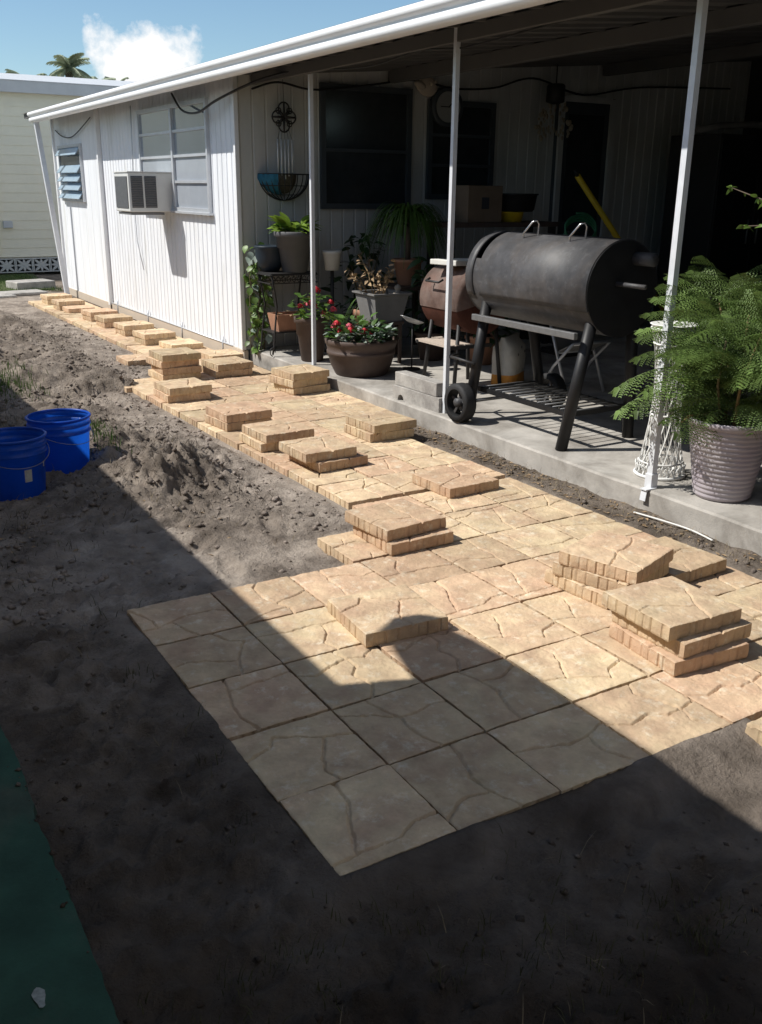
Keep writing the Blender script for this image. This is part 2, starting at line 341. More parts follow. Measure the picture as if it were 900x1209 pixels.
def soil_shade_tone(x, y):
    a = .55*x+y+2.4*(fbm(x, y, 1.1, 4, 401)*.5+.5); f = .12+.88*np.clip((a-.9)/2.7, 0, 1)  # near yard darker: its shade is deepened in the soil colour
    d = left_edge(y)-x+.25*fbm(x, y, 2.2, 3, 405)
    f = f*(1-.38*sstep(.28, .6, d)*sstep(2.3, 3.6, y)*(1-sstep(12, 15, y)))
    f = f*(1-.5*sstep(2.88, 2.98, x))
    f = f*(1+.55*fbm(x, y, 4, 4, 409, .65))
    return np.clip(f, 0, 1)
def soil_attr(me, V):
    a = me.attributes.new('soil', 'FLOAT', 'POINT'); a.data.foreach_set('value', soil_shade_tone(V[:, 0].astype(float), V[:, 1].astype(float)).astype(np.float32)); return me
def axis_pts(lo, hi, step, far):
    a = list(np.arange(lo, hi+1e-6, step)); s = step; p = lo; L = []
    while p > -far: s *= 1.35; p -= s; L.append(p)
    s = step; p = a[-1]; Rr = []
    while p < far: s *= 1.35; p += s; Rr.append(p)
    return np.array(L[::-1]+a+Rr)
ax = axis_pts(-1.0, 3.3, .019, 900); ay = np.concatenate([np.arange(-1.4, 6.0, .019), np.arange(6.0, 16.5, .045)])
s_ = .019; p_ = -1.4; L_ = []
while p_ > -900: s_ *= 1.4; p_ -= s_; L_.append(p_)
s_ = .045; p_ = 16.5; R_ = []
while p_ < 1500: s_ *= 1.3; p_ += s_; R_.append(p_)
ay = np.concatenate([np.array(L_[::-1]), ay, np.array(R_)])
GX, GY = np.meshgrid(ax, ay); GZ = gheight(GX, GY)
nx, ny = len(ax), len(ay)
verts = np.stack([GX.ravel(), GY.ravel(), GZ.ravel()], 1).astype(np.float32)
ii = (np.arange(ny-1)[:, None]*nx+np.arange(nx-1)[None, :]).ravel()
quads = np.stack([ii, ii+1, ii+nx+1, ii+nx], 1).astype(np.int32)
def np_mesh(name, V, Q, m, smooth=True):
    k = Q.shape[1]; me = bpy.data.meshes.new(name); me.vertices.add(len(V)); me.vertices.foreach_set('co', V.ravel().astype(np.float32))
    me.loops.add(Q.size); me.loops.foreach_set('vertex_index', Q.ravel().astype(np.int32)); me.polygons.add(len(Q))
    me.polygons.foreach_set('loop_start', np.arange(0, Q.size, k, dtype=np.int32)); me.polygons.foreach_set('loop_total', np.full(len(Q), k, np.int32))
    me.update(calc_edges=True); me.validate(); me.materials.append(MT[m])
    me.polygons.foreach_set('use_smooth', [smooth]*len(me.polygons)); return me
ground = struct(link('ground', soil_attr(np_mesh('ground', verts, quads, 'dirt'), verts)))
def gz(x, y): return float(gheight(np.array([float(x)]), np.array([float(y)]))[0])

# dirt clods lying about (nobody could count them)
def scatter_clods():
    n = 11000; V = []; F = []
    base = [(1, 0, 0), (-1, 0, 0), (0, 1, 0), (0, -1, 0), (0, 0, 1), (0, 0, -1)]
    fc = [(0, 2, 4), (2, 1, 4), (1, 3, 4), (3, 0, 4), (2, 0, 5), (1, 2, 5), (3, 1, 5), (0, 3, 5)]
    xs = rng.uniform(-.7, 3.18, n*3); ys = rng.uniform(-1.3, 12.5, n*3)
    d = left_edge(ys)-xs; keep = ((d > .03) | ((xs > 2.98)) | (ys < -.05))
    w = fbm(xs, ys, 1.3, 3, 61)+rng.uniform(-.35, .35, n*3)+.5*np.exp(-((xs-.9)/.5)**2-((ys-4.3)/.9)**2)+np.where(xs > 2.98, .3, 0); keep &= w > .0
    xs, ys = xs[keep][:n], ys[keep][:n]; zs = np.where(xs < -.66, -.02, gheight(xs, ys))
    for x, y, z in zip(xs, ys, zs):
        r = (.004+.022*rng.random()**3.5)*(.6 if y < 2.2 and x < 2.9 else 1.25); o = len(V); a = rng.random(6)*.7+.6; t = rng.random()*6.3; c, s = math.cos(t), math.sin(t)
        for k, b in enumerate(base): V.append((x+(b[0]*c-b[1]*s)*r*a[k], y+(b[0]*s+b[1]*c)*r*a[k], z+r*.05+b[2]*r*a[k]*.7))
        F += [tuple(i+o for i in f) for f in fc]
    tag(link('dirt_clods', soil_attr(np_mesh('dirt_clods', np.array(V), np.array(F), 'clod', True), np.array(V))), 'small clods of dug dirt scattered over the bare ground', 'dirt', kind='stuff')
scatter_clods()
def blades(name, pts, m, hmin, hmax, w, label, cat, lean=.5, flat=0.):
    V = []; F = []; A = np.array([p[:2] for p in pts]); zs = gheight(A[:, 0], A[:, 1])+(.004 if flat else 0)
    for (x, y), z in zip(A.tolist(), zs.tolist()):
        h = random.uniform(hmin, hmax); a = random.uniform(0, 6.283); ln = random.uniform(.1, lean)*h; dx, dy = math.cos(a), math.sin(a); b = random.uniform(0, 6.283)
        wx, wy = math.cos(b)*w, math.sin(b)*w; o = len(V); zz = h*(1-flat*random.random())
        V += [(x-wx, y-wy, z-.006), (x+wx, y+wy, z-.006), (x+dx*ln*.4+wx*.7, y+dy*ln*.4+wy*.7, z+zz*.6), (x+dx*ln*.4-wx*.7, y+dy*ln*.4-wy*.7, z+zz*.6), (x+dx*ln, y+dy*ln, z+zz), (x+dx*ln+.0005, y+dy*ln, z+zz)]
        F += [(o, o+1, o+2, o+3), (o+3, o+2, o+5, o+4)]
    return tag(link(name, np_mesh(name, np.array(V), np.array(F), m, False)), label, cat, kind='stuff')
P = []
for _ in range(420):
    x, y = random.uniform(-.6, 2.4), random.uniform(-1.25, -.1)
    if fbm(np.array([x]), np.array([y]), 1.7, 2, 7)[0] < .06: continue
    for k in range(random.randint(4, 12)):
        a, b = x+random.gauss(0, .025), y+random.gauss(0, .025); P.append((a, b))
for cx, cy, n, s in ((.25, 6.0, 130, .3), (.1, 5.3, 130, .25), (.6, 8.5, 150, .4), (.35, 7.2, 150, .3), (.05, 1.0, 14, .05), (.0, .75, 14, .04), (-.06, 1.45, 18, .05), (.02, 2.1, 16, .06), (-.1, .35, 14, .05), (.05, -.1, 14, .05), (.6, -.2, 18, .08), (-.25, 2.6, 60, .2), (.1, 3.2, 40, .2)):
    for k in range(n): a, b = cx-.08+random.gauss(0, s), cy+random.gauss(0, s); P.append((a, b))
blades('ground_weeds', P, 'weed', .015, .06, .0016, 'thin dull weeds and grass stubs growing from the dirt', 'weeds', .9)
P = []
xs = rng.uniform(-.6, 3.18, 4200); ys = rng.uniform(-1.2, 11, 4200)
kp = ((left_edge(ys)-xs > .05) | (xs > 3.0) | (ys < -.05)) & (fbm(xs, ys, 1.5, 2, 61)+np.where(xs > 3, .35, 0)+.4*np.exp(-((xs-.9)/.5)**2-((ys-4.2)/.8)**2) > .12)
P = list(zip(xs[kp].tolist(), ys[kp].tolist()))
for _ in range(900):
    x, y = random.uniform(2.98, 3.17), random.uniform(.6, 7.6); P.append((x, y))
xs = rng.uniform(-.3, 2.2, 9000); ys = rng.uniform(3.0, 12.5, 9000); dd = left_edge(ys)-xs
kp = (dd > .3) & (fbm(xs, ys, 2.2, 3, 71)+.5*np.exp(-((xs-.9)/.5)**2-((ys-4.2)/.8)**2)+rng.uniform(-.3, .3, 9000) > .12)
Pd = list(zip(xs[kp].tolist(), ys[kp].tolist()))
blades('dug_roots', Pd, 'root_dark', .02, .09, .0022, 'dark matted roots and dead grass on the dug dirt heaps', 'roots', 1.7, .8)
blades('dead_roots', P, 'straw', .02, .075, .0014, 'dry straw and root ends sticking out of the dug dirt', 'straw', 1.6, .85)
V = []; F = []; ql = random.Random(12)
for k in range(600):
    x, y = (ql.uniform(2.97, 3.17), ql.uniform(.5, 7.6)) if k < 480 else (ql.uniform(-.5, 1.0), ql.uniform(2.4, 7))
    if k >= 480 and x > float(left_edge(np.array([y]))[0])-.05 and y > -.05: continue
    z = gz(x, y)+.005; a = ql.uniform(0, 6.28); L, w = ql.uniform(.010, .028), ql.uniform(.004, .009); c, s_ = math.cos(a), math.sin(a); o = len(V)
    for u, v, h in ((-L, 0, 0), (0, -w, .004), (L, 0, .002), (0, w, .006)): V.append((x+u*c-v*s_, y+u*s_+v*c, z+h*ql.uniform(.3, 1.5)))
    F.append((o, o+1, o+2, o+3))
tag(link('leaf_litter', np_mesh('leaf_litter', np.array(V), np.array(F), 'leaf_dry', False)), 'dry brown leaf litter on the dirt strip beside the slab', 'leaves', kind='stuff')
P = [(x, y) for x, y in ((random.uniform(.2, 3.2), random.uniform(16.6, 20.2)) for _ in range(9000))]
P += [(x, y) for x, y in ((random.gauss(.42, .16), random.gauss(7.6, .35)) for _ in range(700))] + [(x, y) for x, y in ((random.gauss(.66, .07), random.gauss(5.0, .25)) for _ in range(200))]
blades('lawn_grass', P, 'grass', .03, .09, .004, 'green grass in front of the cream neighbouring home', 'grass')

# green painted pad
g = MB(); nn = 220
ys_ = [-3.5+k*(6.2/nn) for k in range(nn+1)]
ed = [-.665+.022*mnoise.noise((0, y*2.3, 1))+.012*mnoise.noise((0, y*9, 5))+.006*mnoise.noise((0, y*29, 3)) for y in ys_]
top = [(-2.4, y, -.022) for y in ys_]+[(e, y, -.022) for e, y in zip(ed, ys_)]+[(e+.012, y, -.10) for e, y in zip(ed, ys_)]
fs = [(k, k+nn+1, k+nn+2, k+1) for k in range(nn)]+[(k+nn+1, k+2*nn+2, k+2*nn+3, k+nn+2) for k in range(nn)]
g.add(top, fs); pad = struct(g.build('pavement', 'green_paint'))
fl = MB(); fl.add([(-.80+.014*math.cos(a)*(1+.3*math.sin(3*a))-.012, .02+.035*math.sin(a), -.018) for a in [k*.5236 for k in range(12)]]+[(-.812, .02, -.0172)], [(k, (k+1) % 12, 12) for k in range(12)])
fl.build('paint_chip', 'white_paint_chip', pad)

# lawn sheet far left
lw = MB(); lw.add([(-30, 16.4, -.02), (3.0, 16.9, -.02), (3.4, 20.4, -.02), (-30, 20.4, -.02)], [(0, 1, 2, 3)]); struct(lw.build('lawn', 'lawn'))

# ------------------------------------------------------------------ pavers
def seg_d(px, py, a, b):
    ax_, ay_ = a; bx, by = b; dx, dy = bx-ax_, by-ay_; t = np.clip(((px-ax_)*dx+(py-ay_)*dy)/(dx*dx+dy*dy), 0, 1)
    return np.hypot(px-ax_-t*dx, py-ay_-t*dy)
def paver_mesh(k, lines):
    n = 96; w = S-.010; u = np.linspace(-.5, .5, n+1); X, Y = np.meshgrid(u, u)
    D = np.full(X.shape, 9.)
    Xw = X+.016*fbm(X+3, Y, 17, 3, 300+k); Yw = Y+.016*fbm(X, Y+5, 17, 3, 310+k)
    for ln in lines:
        for a, b in zip(ln[:-1], ln[1:]): D = np.minimum(D, seg_d(Xw, Yw, a, b))
    D = D*w; gw = .0046*(1+.9*fbm(X, Y, 6, 2, 315+k))
    gr = np.clip(1.35-(D/np.maximum(gw, .002)), 0, 1); gr = gr*gr*(3-2*gr)
    plate = .0022*fbm(X, Y, 2.2, 2, 320+k)+.0030*fbm(X, Y, 6, 3, 330+k)+.0022*fbm(X, Y, 26, 3, 335+k)
    e = np.minimum(.5-np.abs(X), .5-np.abs(Y))*w
    chip = .0035*np.clip(fbm(X, Y, 14, 2, 340+k), 0, 1)
    Z = T-.012*gr+plate-(.0022+chip)*np.exp(-(e/.0035)**2)
    V = np.stack([X*w, Y*w, Z], -1).reshape(-1, 3).tolist()
    F = [(j*(n+1)+i, j*(n+1)+i+1, (j+1)*(n+1)+i+1, (j+1)*(n+1)+i) for j in range(n) for i in range(n)]; nf = len(F)
    loop = [i for i in range(n)]+[(j)*(n+1)+n for j in range(n)]+[n*(n+1)+n-i for i in range(n)]+[(n-j)*(n+1) for j in range(n)]
    r = random.Random(k); nb = 8; ph = [sorted([(b+r.uniform(-.26, .26))/nb for b in range(1, nb)]) for _ in range(4)]
    def rib(q):
        sd, s = divmod(q, n); s /= n; dd = min([abs(s-b) for b in ph[sd]]+[s+.02, 1.02-s]); return (max(0, 1-(dd*w/.0065)**2)**.6)*(.15+.85*abs(math.sin(sd*7+k*3+round(s*nb)*2.3))) if dd*w < .0065 else 0
    m = len(loop); lev = [(None, .15, .0), (.84, .8, .0), (.5, 1., -.0012), (.14, 1., -.0008), (0, .5, .002)]
    prev = None
    for (fz, amp, out) in lev:
        cur = []
        for q, vi in enumerate(loop):
            v = V[vi]; nx_ = (1 if v[0] > .4999*w else -1 if v[0] < -.4999*w else 0); ny_ = (1 if v[1] > .4999*w else -1 if v[1] < -.4999*w else 0)
            jit = .0018*mnoise.noise((v[0]*40+k*5, v[1]*40, (fz or 1)*4))
            dpt = 0 if fz is None else amp*.0068*rib(q)+out-jit
            cur.append(len(V)); V.append([v[0]-nx_*dpt, v[1]-ny_*dpt, v[2] if fz is None else T*fz])
        if prev:
            for q in range(m): F.append((prev[q], cur[q], cur[(q+1) % m], prev[(q+1) % m]))
        prev = cur
    F.append(tuple(prev)[::-1])
    mb = MB(); mb.add(V, F); mb.smooth = [f < nf for f in range(len(F))]; me = mb.mesh('paver', 'paver')
    return me
def crack_lines(k):
    """angular flagstone cracks: one line across the slab, a branch or two off it"""
    r = random.Random(900+k); n = r.choice((4, 5, 5)); y0 = r.uniform(-.3, .3); main = [(-.53, y0)]
    for i in range(1, n): main.append((-.5+i/n+r.uniform(-.07, .07), max(-.36, min(.36, main[-1][1]+r.uniform(-.17, .17)))))
    main.append((.53, max(-.4, min(.4, main[-1][1]+r.uniform(-.12, .12))))); L = [main]
    for b in range(r.choice((1, 1, 2))):
        p = main[r.randrange(1, len(main)-1)]; sg = 1 if (b == 0) == (p[1] < 0) else -1; q = [p]
        for i in range(1, 3): q.append((q[-1][0]+r.uniform(-.16, .16), p[1]+(sg*.53-p[1])*i/3+r.uniform(-.05, .05)))
        q.append((q[-1][0]+r.uniform(-.1, .1), sg*.53)); L.append(q)
    return L
PM = [paver_mesh(k, crack_lines(k)) for k in range(9)]
bed = MB(); bed.add([(0, 0, -.0495), (2.95, 0, -.0495), (2.95, 7.1, -.0495), (1.62, 7.1, -.0495), (1.62, 2.06, -.0495), (0, 2.06, -.0495)], [(0, 1, 2, 3, 4, 5)])
patio = struct(bed.build('patio', 'bed_sand'))
rp = random.Random(5)
def base_paver(x0, y0, dz=0, rz=0):
    k = rp.randrange(9); j = lambda a: rp.uniform(-a, a)
    o = link('paver', PM[k], patio, (x0+S/2+j(.003), y0+S/2+j(.003), -T+dz+j(.003)), (j(.007), j(.007), rz+j(.008)+rp.choice((0, 0, 1, 2, 3))*math.pi/2)); return o
for j in range(0, 5):
    for i in range(0, 7):
        base_paver(i*S, j*S)
base_paver(2.92*S, 5.03*S)
for i in range(4, 7): base_paver(i*S, 5*S)
for i in range(4, 7): base_paver(i*S+.004, 6*S)
for j in range(7, 17):
    x0 = float(left_edge(np.array([(j+.5)*S]))[0])
    for i in range(4 if j > 11 else 3): base_paver(x0+i*S*1.003, j*S+.05, rz=.01)
for j in range(17, 36):
    x0 = (5.5-.012*(j-17))*S
    for i in range(2): base_paver(x0+i*S, j*S+.1)
base_paver(3.62*S, 17.1*S); base_paver(4.55*S, 17.25*S)

def stack(n, fx, fy, ang, where, offs=None, z0=0, cnt='', grp='stacked pavers'):
    """n pavers piled on the laid path; fx, fy = front corner of the top one; every paver is a thing"""
    a = R(ang); cx = fx+(math.cos(a)-math.sin(a))*S/2; cy = fy+(math.sin(a)+math.cos(a))*S/2
    offs = offs or [(0, 0, 0)]*n
    names = {1: ['single'], 2: ['upper', 'lower'], 3: ['top', 'middle', 'bottom'], 4: ['topmost', 'second from top', 'second from bottom', 'lowest']}[n]
    for k in range(n):
        ox, oy, oa = offs[k]
        o = link('loose_paver', PM[rp.randrange(9)], None, (cx+ox, cy+oy, z0+(n-1-k)*(T+.001)+.002), (0, 0, a+R(oa)+rp.choice((0, 1, 2, 3))*math.pi/2))
        lab = ('single tan paver lying '+where) if n == 1 else ('%s tan paver of the %s' % (names[k], where))
        tag(o, lab, 'paver', grp)
stack(1, .76, 1.17, -4, 'half in the shadow on the wide paved corner')
stack(3, 1.70, .39, -3, 'skewed three-high stack nearest the front dirt edge', [(0, 0, 0), (.035, -.035, 3), (.005, -.055, -2)])
stack(3, 2.01, .87, 19, 'three-high stack turned diagonal to the joints', [(0, 0, 0), (-.01, .02, -4), (-.03, .04, -14)])
stack(1, 2.39, .98, 3, 'beside the diagonal stack by the dirt strip')
stack(2, 1.40, 2.05, 5, 'two-high stack over the inner corner of the paving', [(0, 0, 0), (.02, -.05, -4)])
stack(1, 2.23, 2.66, 3, 'on the path opposite the big black smoker')
stack(2, 1.70, 3.60, 2, 'two-high stack slid apart beside the dirt heap', [(0, 0, 0), (.07, -.03, 3)])
stack(2, 1.68, 4.20, 3, 'two-high stack at the path edge, between two others', [(0, 0, 0), (-.02, .02, -3)])
stack(2, 1.67, 4.93, 3, 'two-high stack next beyond the path-edge row', [(0, 0, 0), (-.01, 0, 2)])
stack(2, 1.62, 6.13, 2, 'two-high stack right in front of the tall pile', [(0, 0, 0), (-.01, .01, -2)])
stack(4, 1.88, 7.08, 1, 'four-high pile where the path narrows', [(0, 0, 0), (-.02, .03, 3), (.01, .01, -3), (-.01, .02, 2)])
stack(2, 2.44, 7.05, 4, 'two-high stack between tall pile and house corner', [(0, 0, 0), (-.01, 0, -3)])
stack(3, 2.74, 5.93, 6, 'neat stack in front of the round planter', [(0, 0, 0), (-.02, .01, 3), (.01, .0, -2)])
stack(2, 2.52, 4.08, 4, 'two-high stack opposite the grey blocks', [(0, 0, 0), (-.02, .0, -3)])
FW = [(2, 2.43, 9.40, 4, 'two-high stack below the end of the wide window'), (2, 2.43, 10.25, 3, 'two-high stack below the air conditioner'),
      (2, 2.40, 11.08, 3, 'two-high stack just past the air conditioner'), (2, 2.41, 11.80, 5, 'two-high stack by the wall batten'),
      (1, 2.36, 12.90, 0, 'flat on the narrow path past the batten'), (2, 2.32, 13.3, 3, 'two-high stack below the louvred window'), (2, 2.33, 14.15, 3, 'two-high stack at the leaning post')]
for n, x, y, a, wh in FW: stack(n, x, y, a, wh, [(0, 0, 0), (.01, -.01, -2)][:n])
stack(1, 2.58, 8.87, 3, 'against the house behind the tall pile')
stack(1, 2.74, 7.98, 3, 'on the path at the house corner', z0=-.01)
stack(1, 1.90, 8.35, 2, 'alone on bare dirt left of the narrow path', z0=-.05)
stack(1, 1.655, -.455, 2, 'on dirt outside the front edge of the paving', z0=-.045)

# ------------------------------------------------------------------ slab
sb = MB(); x0, x1 = 3.2, 11.0; n = 60
ysb = [-4+k*(12.0/n) for k in range(n+1)]
exs = [x0+.012*mnoise.noise((y*2.3, 3, 0))+.008*mnoise.noise((y*11, 8, 0)) for y in ysb]
V = []
for e, y in zip(exs, ysb): V += [(e+.02*mnoise.noise((y*5, 1, 2)), y, -.14), (e, y, SL-.012), (e+.012, y, SL), (x1, y, SL)]
F = []
for k in range(n):
    for q in range(3): F.append((4*k+q, 4*k+q+1, 4*k+q+5, 4*k+q+4))
F.append((0, 1, 2, 3)); F.append(tuple(4*n+q for q in (3, 2, 1, 0)))
sb.add(V, F); slab = struct(sb.build('concrete_slab', 'concrete'))

# ------------------------------------------------------------------ house
def roofz(x): return 2.90+.085*(x-2.68)
house = thing('house', 'white ribbed metal house with wide carport roof, gutter and thin posts', 'house', (3.15, 8.0, 0))
HO = Vector((3.15, 8.0, 0))
def hb(mb, name, m, parent=None):                    # world-space mesh parented to the house
    o = mb.build(name, m)
    p = parent or house; o.parent = p; o.matrix_parent_inverse = Matrix.Translation(-HO) if p is house else Matrix.Identity(4)
    if p is not house: o.matrix_parent_inverse = Matrix.Identity(4)
    return o
def ribwall(p0, p1, z0, ztop, nrm, pitch=.14, gw=.018, gd=.011):
    """vertical-ribbed sheet from p0 to p1; ztop(x, y)"""
    p0 = Vector(p0); p1 = Vector(p1); L = (p1-p0).length; d = (p1-p0)/L; nrm = Vector(nrm); prof = []; s = 0
    while s < L:
        prof += [(s, 0), (s+gw*.5, -gd), (s+gw, -gd), (s+gw*1.5, 0)]; s += pitch
    prof = [(min(a, L), b) for a, b in prof if a < L]+[(L, 0)]
    V = []; mb = MB()
    for a, b in prof:
        p = p0+d*a+nrm*b; V += [(p.x, p.y, z0), (p.x, p.y, ztop(p.x, p.y))]
    mb.add(V, [(2*k, 2*k+2, 2*k+3, 2*k+1) for k in range(len(prof)-1)]); return mb
YE = 16.1
hb(ribwall((3.15, 13.25), (3.15, 8.0), .07, lambda x, y: roofz(3.15), (-1, 0, 0)) if False else ribwall((3.15, 13.25, 0), (3.15, 8.0, 0), .07, lambda x, y: roofz(3.15), (-1, 0, 0)), 'siding', 'siding_white')
hb(ribwall((3.13, YE, 0), (3.13, 13.3, 0), .05, lambda x, y: roofz(3.15), (-1, 0, 0), pitch=.42, gw=.012, gd=.006), 'siding', 'siding_white')
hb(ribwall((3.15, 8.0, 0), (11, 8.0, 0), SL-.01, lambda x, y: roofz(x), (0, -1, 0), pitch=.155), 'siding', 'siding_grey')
m = MB(); m.box((7.1, YE+.02, 1.5), (7.95, .04, 2.9)); hb(m, 'end_wall', 'siding_white')
m = MB(); m.box((3.125, 8.0, 1.52), (.05, .05, 2.84), bev=.006); hb(m, 'corner_trim', 'trim_white')
m = MB(); m.box((3.12, 13.27, 1.48), (.07, .075, 2.86), bev=.008); hb(m, 'batten', 'trim_white')
m = MB(); m.box((3.12, YE, 1.48), (.05, .06, 2.86), bev=.006); hb(m, 'corner_trim', 'trim_white')
m = MB(); m.box((3.145, 10.6, .03), (.05, 5.25, .13)); m.box((3.14, 14.7, .02), (.05, 2.8, .12)); hb(m, 'skirting', 'tan_wall')
m = MB()
for y in (8.6, 10.0, 11.4, 12.9): m.tube([(3.118, y, -.05), (3.118, y, .17)], .012, 6)
m.tube([(3.118, 8.3, .105), (3.118, 10.4, .10), (3.118, 13.2, .09)], .008, 6); hb(m, 'pipe', 'frame_alu')
# roof: sloping pan sheet, beams, gutter
m = MB(); xr = 11.0
V = []; ys_r = [-4.2, YE+.15]
for y in ys_r: V += [(2.70, y, roofz(2.70)), (xr, y, roofz(xr)), (xr, y, roofz(xr)+.07), (2.70, y, roofz(2.70)+.07)]
m.add(V, [(0, 1, 5, 4), (3, 7, 6, 2), (0, 4, 7, 3), (1, 2, 6, 5), (0, 3, 2, 1), (4, 5, 6, 7)])
for k in range(66):                                    # pan seams under the sheet
    y = -4+k*.305; dx = xr-2.75; m.add([(2.76, y-.012, roofz(2.76)-.022), (2.76, y+.012, roofz(2.76)-.022), (xr, y+.012, roofz(xr)-.022), (xr, y-.012, roofz(xr)-.022), (2.76, y-.016, roofz(2.76)+.002), (2.76, y+.016, roofz(2.76)+.002), (xr, y+.016, roofz(xr)+.002), (xr, y-.016, roofz(xr)+.002)],
          [(0, 1, 2, 3), (0, 4, 5, 1), (3, 2, 6, 7), (0, 3, 7, 4), (1, 5, 6, 2)])
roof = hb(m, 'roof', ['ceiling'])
rt_ = MB(); rt_.add([(2.66, -4.3, roofz(2.66)+.075), (xr, -4.3, roofz(xr)+.075), (xr, YE+.2, roofz(xr)+.075), (2.66, YE+.2, roofz(2.66)+.075)], [(0, 1, 2, 3)]); hb(rt_, 'roof_sheet', 'roof_top', roof)
GZ0 = 2.815
prof = [(2.755, 0), (2.70, 0), (2.672, .012), (2.66, .035), (2.664, .062), (2.682, .078), (2.672, .090), (2.650, .100), (2.640, .125), (2.648, .150), (2.668, .160), (2.70, .162), (2.755, .150)]
m = MB(); V = []; yg = [-4.2, 2, 8, 15.72]
for y in yg: V += [(a, y, GZ0+b) for a, b in prof]
k = len(prof); F = [(j*k+i, j*k+i+1, (j+1)*k+i+1, (j+1)*k+i) for j in range(len(yg)-1) for i in range(k-1)]
m.add(V, F, 0, True); m.add([(a, 15.72, GZ0+b) for a, b in prof], [tuple(range(k))]); hb(m, 'gutter', 'gutter_white', roof)
m = MB(); m.add([(2.735, -4.2, GZ0+.02), (2.76, -4.2, GZ0+.02), (2.76, 15.7, GZ0+.02), (2.735, 15.7, GZ0+.02), (2.735, -4.2, 2.93), (2.76, -4.2, 2.93), (2.76, 15.7, 2.93), (2.735, 15.7, 2.93)], [(0, 1, 2, 3), (0, 4, 5, 1), (3, 2, 6, 7), (0, 3, 7, 4), (1, 5, 6, 2)]); hb(m, 'fascia', 'trim_white', roof)
for xb, h in ((3.32, .10), (5.0, .13), (8.2, .13)):
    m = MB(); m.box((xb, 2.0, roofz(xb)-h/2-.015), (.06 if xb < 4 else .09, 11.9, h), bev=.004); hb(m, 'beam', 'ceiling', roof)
# posts
def post(x, y, z0, top, w=.042, lean=(0, 0)):
    m = MB(); tx, ty = x+lean[0], y+lean[1]; h = w/2
    V = [(x-h, y-h, z0), (x+h, y-h, z0), (x+h, y+h, z0), (x-h, y+h, z0), (tx-h, ty-h, top), (tx+h, ty-h, top), (tx+h, ty+h, top), (tx-h, ty+h, top)]
    m.add(V, [(0, 1, 5, 4), (1, 2, 6, 5), (2, 3, 7, 6), (3, 0, 4, 7), (4, 5, 6, 7), (3, 2, 1, 0)])
    p = hb(m, 'post', 'post_white'); return p
p3 = post(3.262, 1.985, SL-.004, roofz(3.26)-.0, .041)
m = MB(); m.box((3.262, 1.985, SL+.045), (.056, .056, .09), bev=.003); m.box((3.222, 1.965, SL+.004), (.09, .05, .007)); m.box((3.186, 1.965, SL-.03), (.006, .045, .075), rot=(0, .15, 0)); hb(m, 'bracket', 'post_white', p3)
post(3.305, 4.275, SL-.004, roofz(3.3), .036); post(3.37, 6.74, SL-.004, roofz(3.37), .036); post(2.965, 15.45, -.06, 2.84, .075, (-.225, .1))
# wide window in the sunlit wall
def window_x(y0, y1, z0, z1, cols, rows, pane_m, fm='frame_alu', x=3.15, sill=True):
    """window in a wall facing -x; rows = list of z fractions"""
    fr = MB(); w = .045; d = .05
    for z in (z0, z1): fr.box((x-.018, (y0+y1)/2, z), (d, y1-y0+w, w))
    for y in (y0, y1): fr.box((x-.018, y, (z0+z1)/2), (d-.004, w, z1-z0-w+.002))
    yc = [y0+(y1-y0)*c for c in cols]
    for y in yc[1:-1]: fr.box((x-.02, y, (z0+z1)/2), (d+.004, .06, z1-z0-w))
    for r_ in rows:
        for a, b in zip(yc[:-1], yc[1:]): fr.box((x-.02, (a+b)/2, z0+(z1-z0)*r_), (.035, b-a-.06, .03))
    if sill: fr.box((x-.03, (y0+y1)/2, z0-.035), (.085, y1-y0+.1, .025))
    wd = hb(fr, 'window', fm); zz = [z0]+[z0+(z1-z0)*r_ for r_ in rows]+[z1]
    for a, b in zip(yc[:-1], yc[1:]):
        for c, e in zip(zz[:-1], zz[1:]):
            pm = MB(); pm.box((x-.008, (a+b)/2, (c+e)/2), (.012, b-a-.03, e-c-.02)); q = hb(pm, 'pane', pane_m if c > z0+(z1-z0)*.42 else 'pane_blind', wd)
    return wd
window_x(8.83, 11.28, 1.57, 2.745, [0, .47, 1], [.27, .52, .76], 'pane')
# louvred window
m = MB(); ly0, ly1, lz0, lz1 = 14.3, 15.72, 1.60, 2.44
for z in (lz0, lz1): m.box((3.115, (ly0+ly1)/2, z), (.06, ly1-ly0+.06, .045))
for y in (ly0, ly1): m.box((3.115, y, (lz0+lz1)/2), (.055, .05, lz1-lz0-.044))
lw_ = hb(m, 'window', 'frame_alu')
for k in range(6):
    m = MB(); z = lz0+.085+k*.135; m.box((3.07 if k != 4 else 3.108, (ly0+ly1)/2, z), (.012, ly1-ly0-.06, .15), rot=(0, .62 if k != 4 else .05, 0)); hb(m, 'slat', 'louver_glass' if k != 4 else 'pane_dark', lw_)
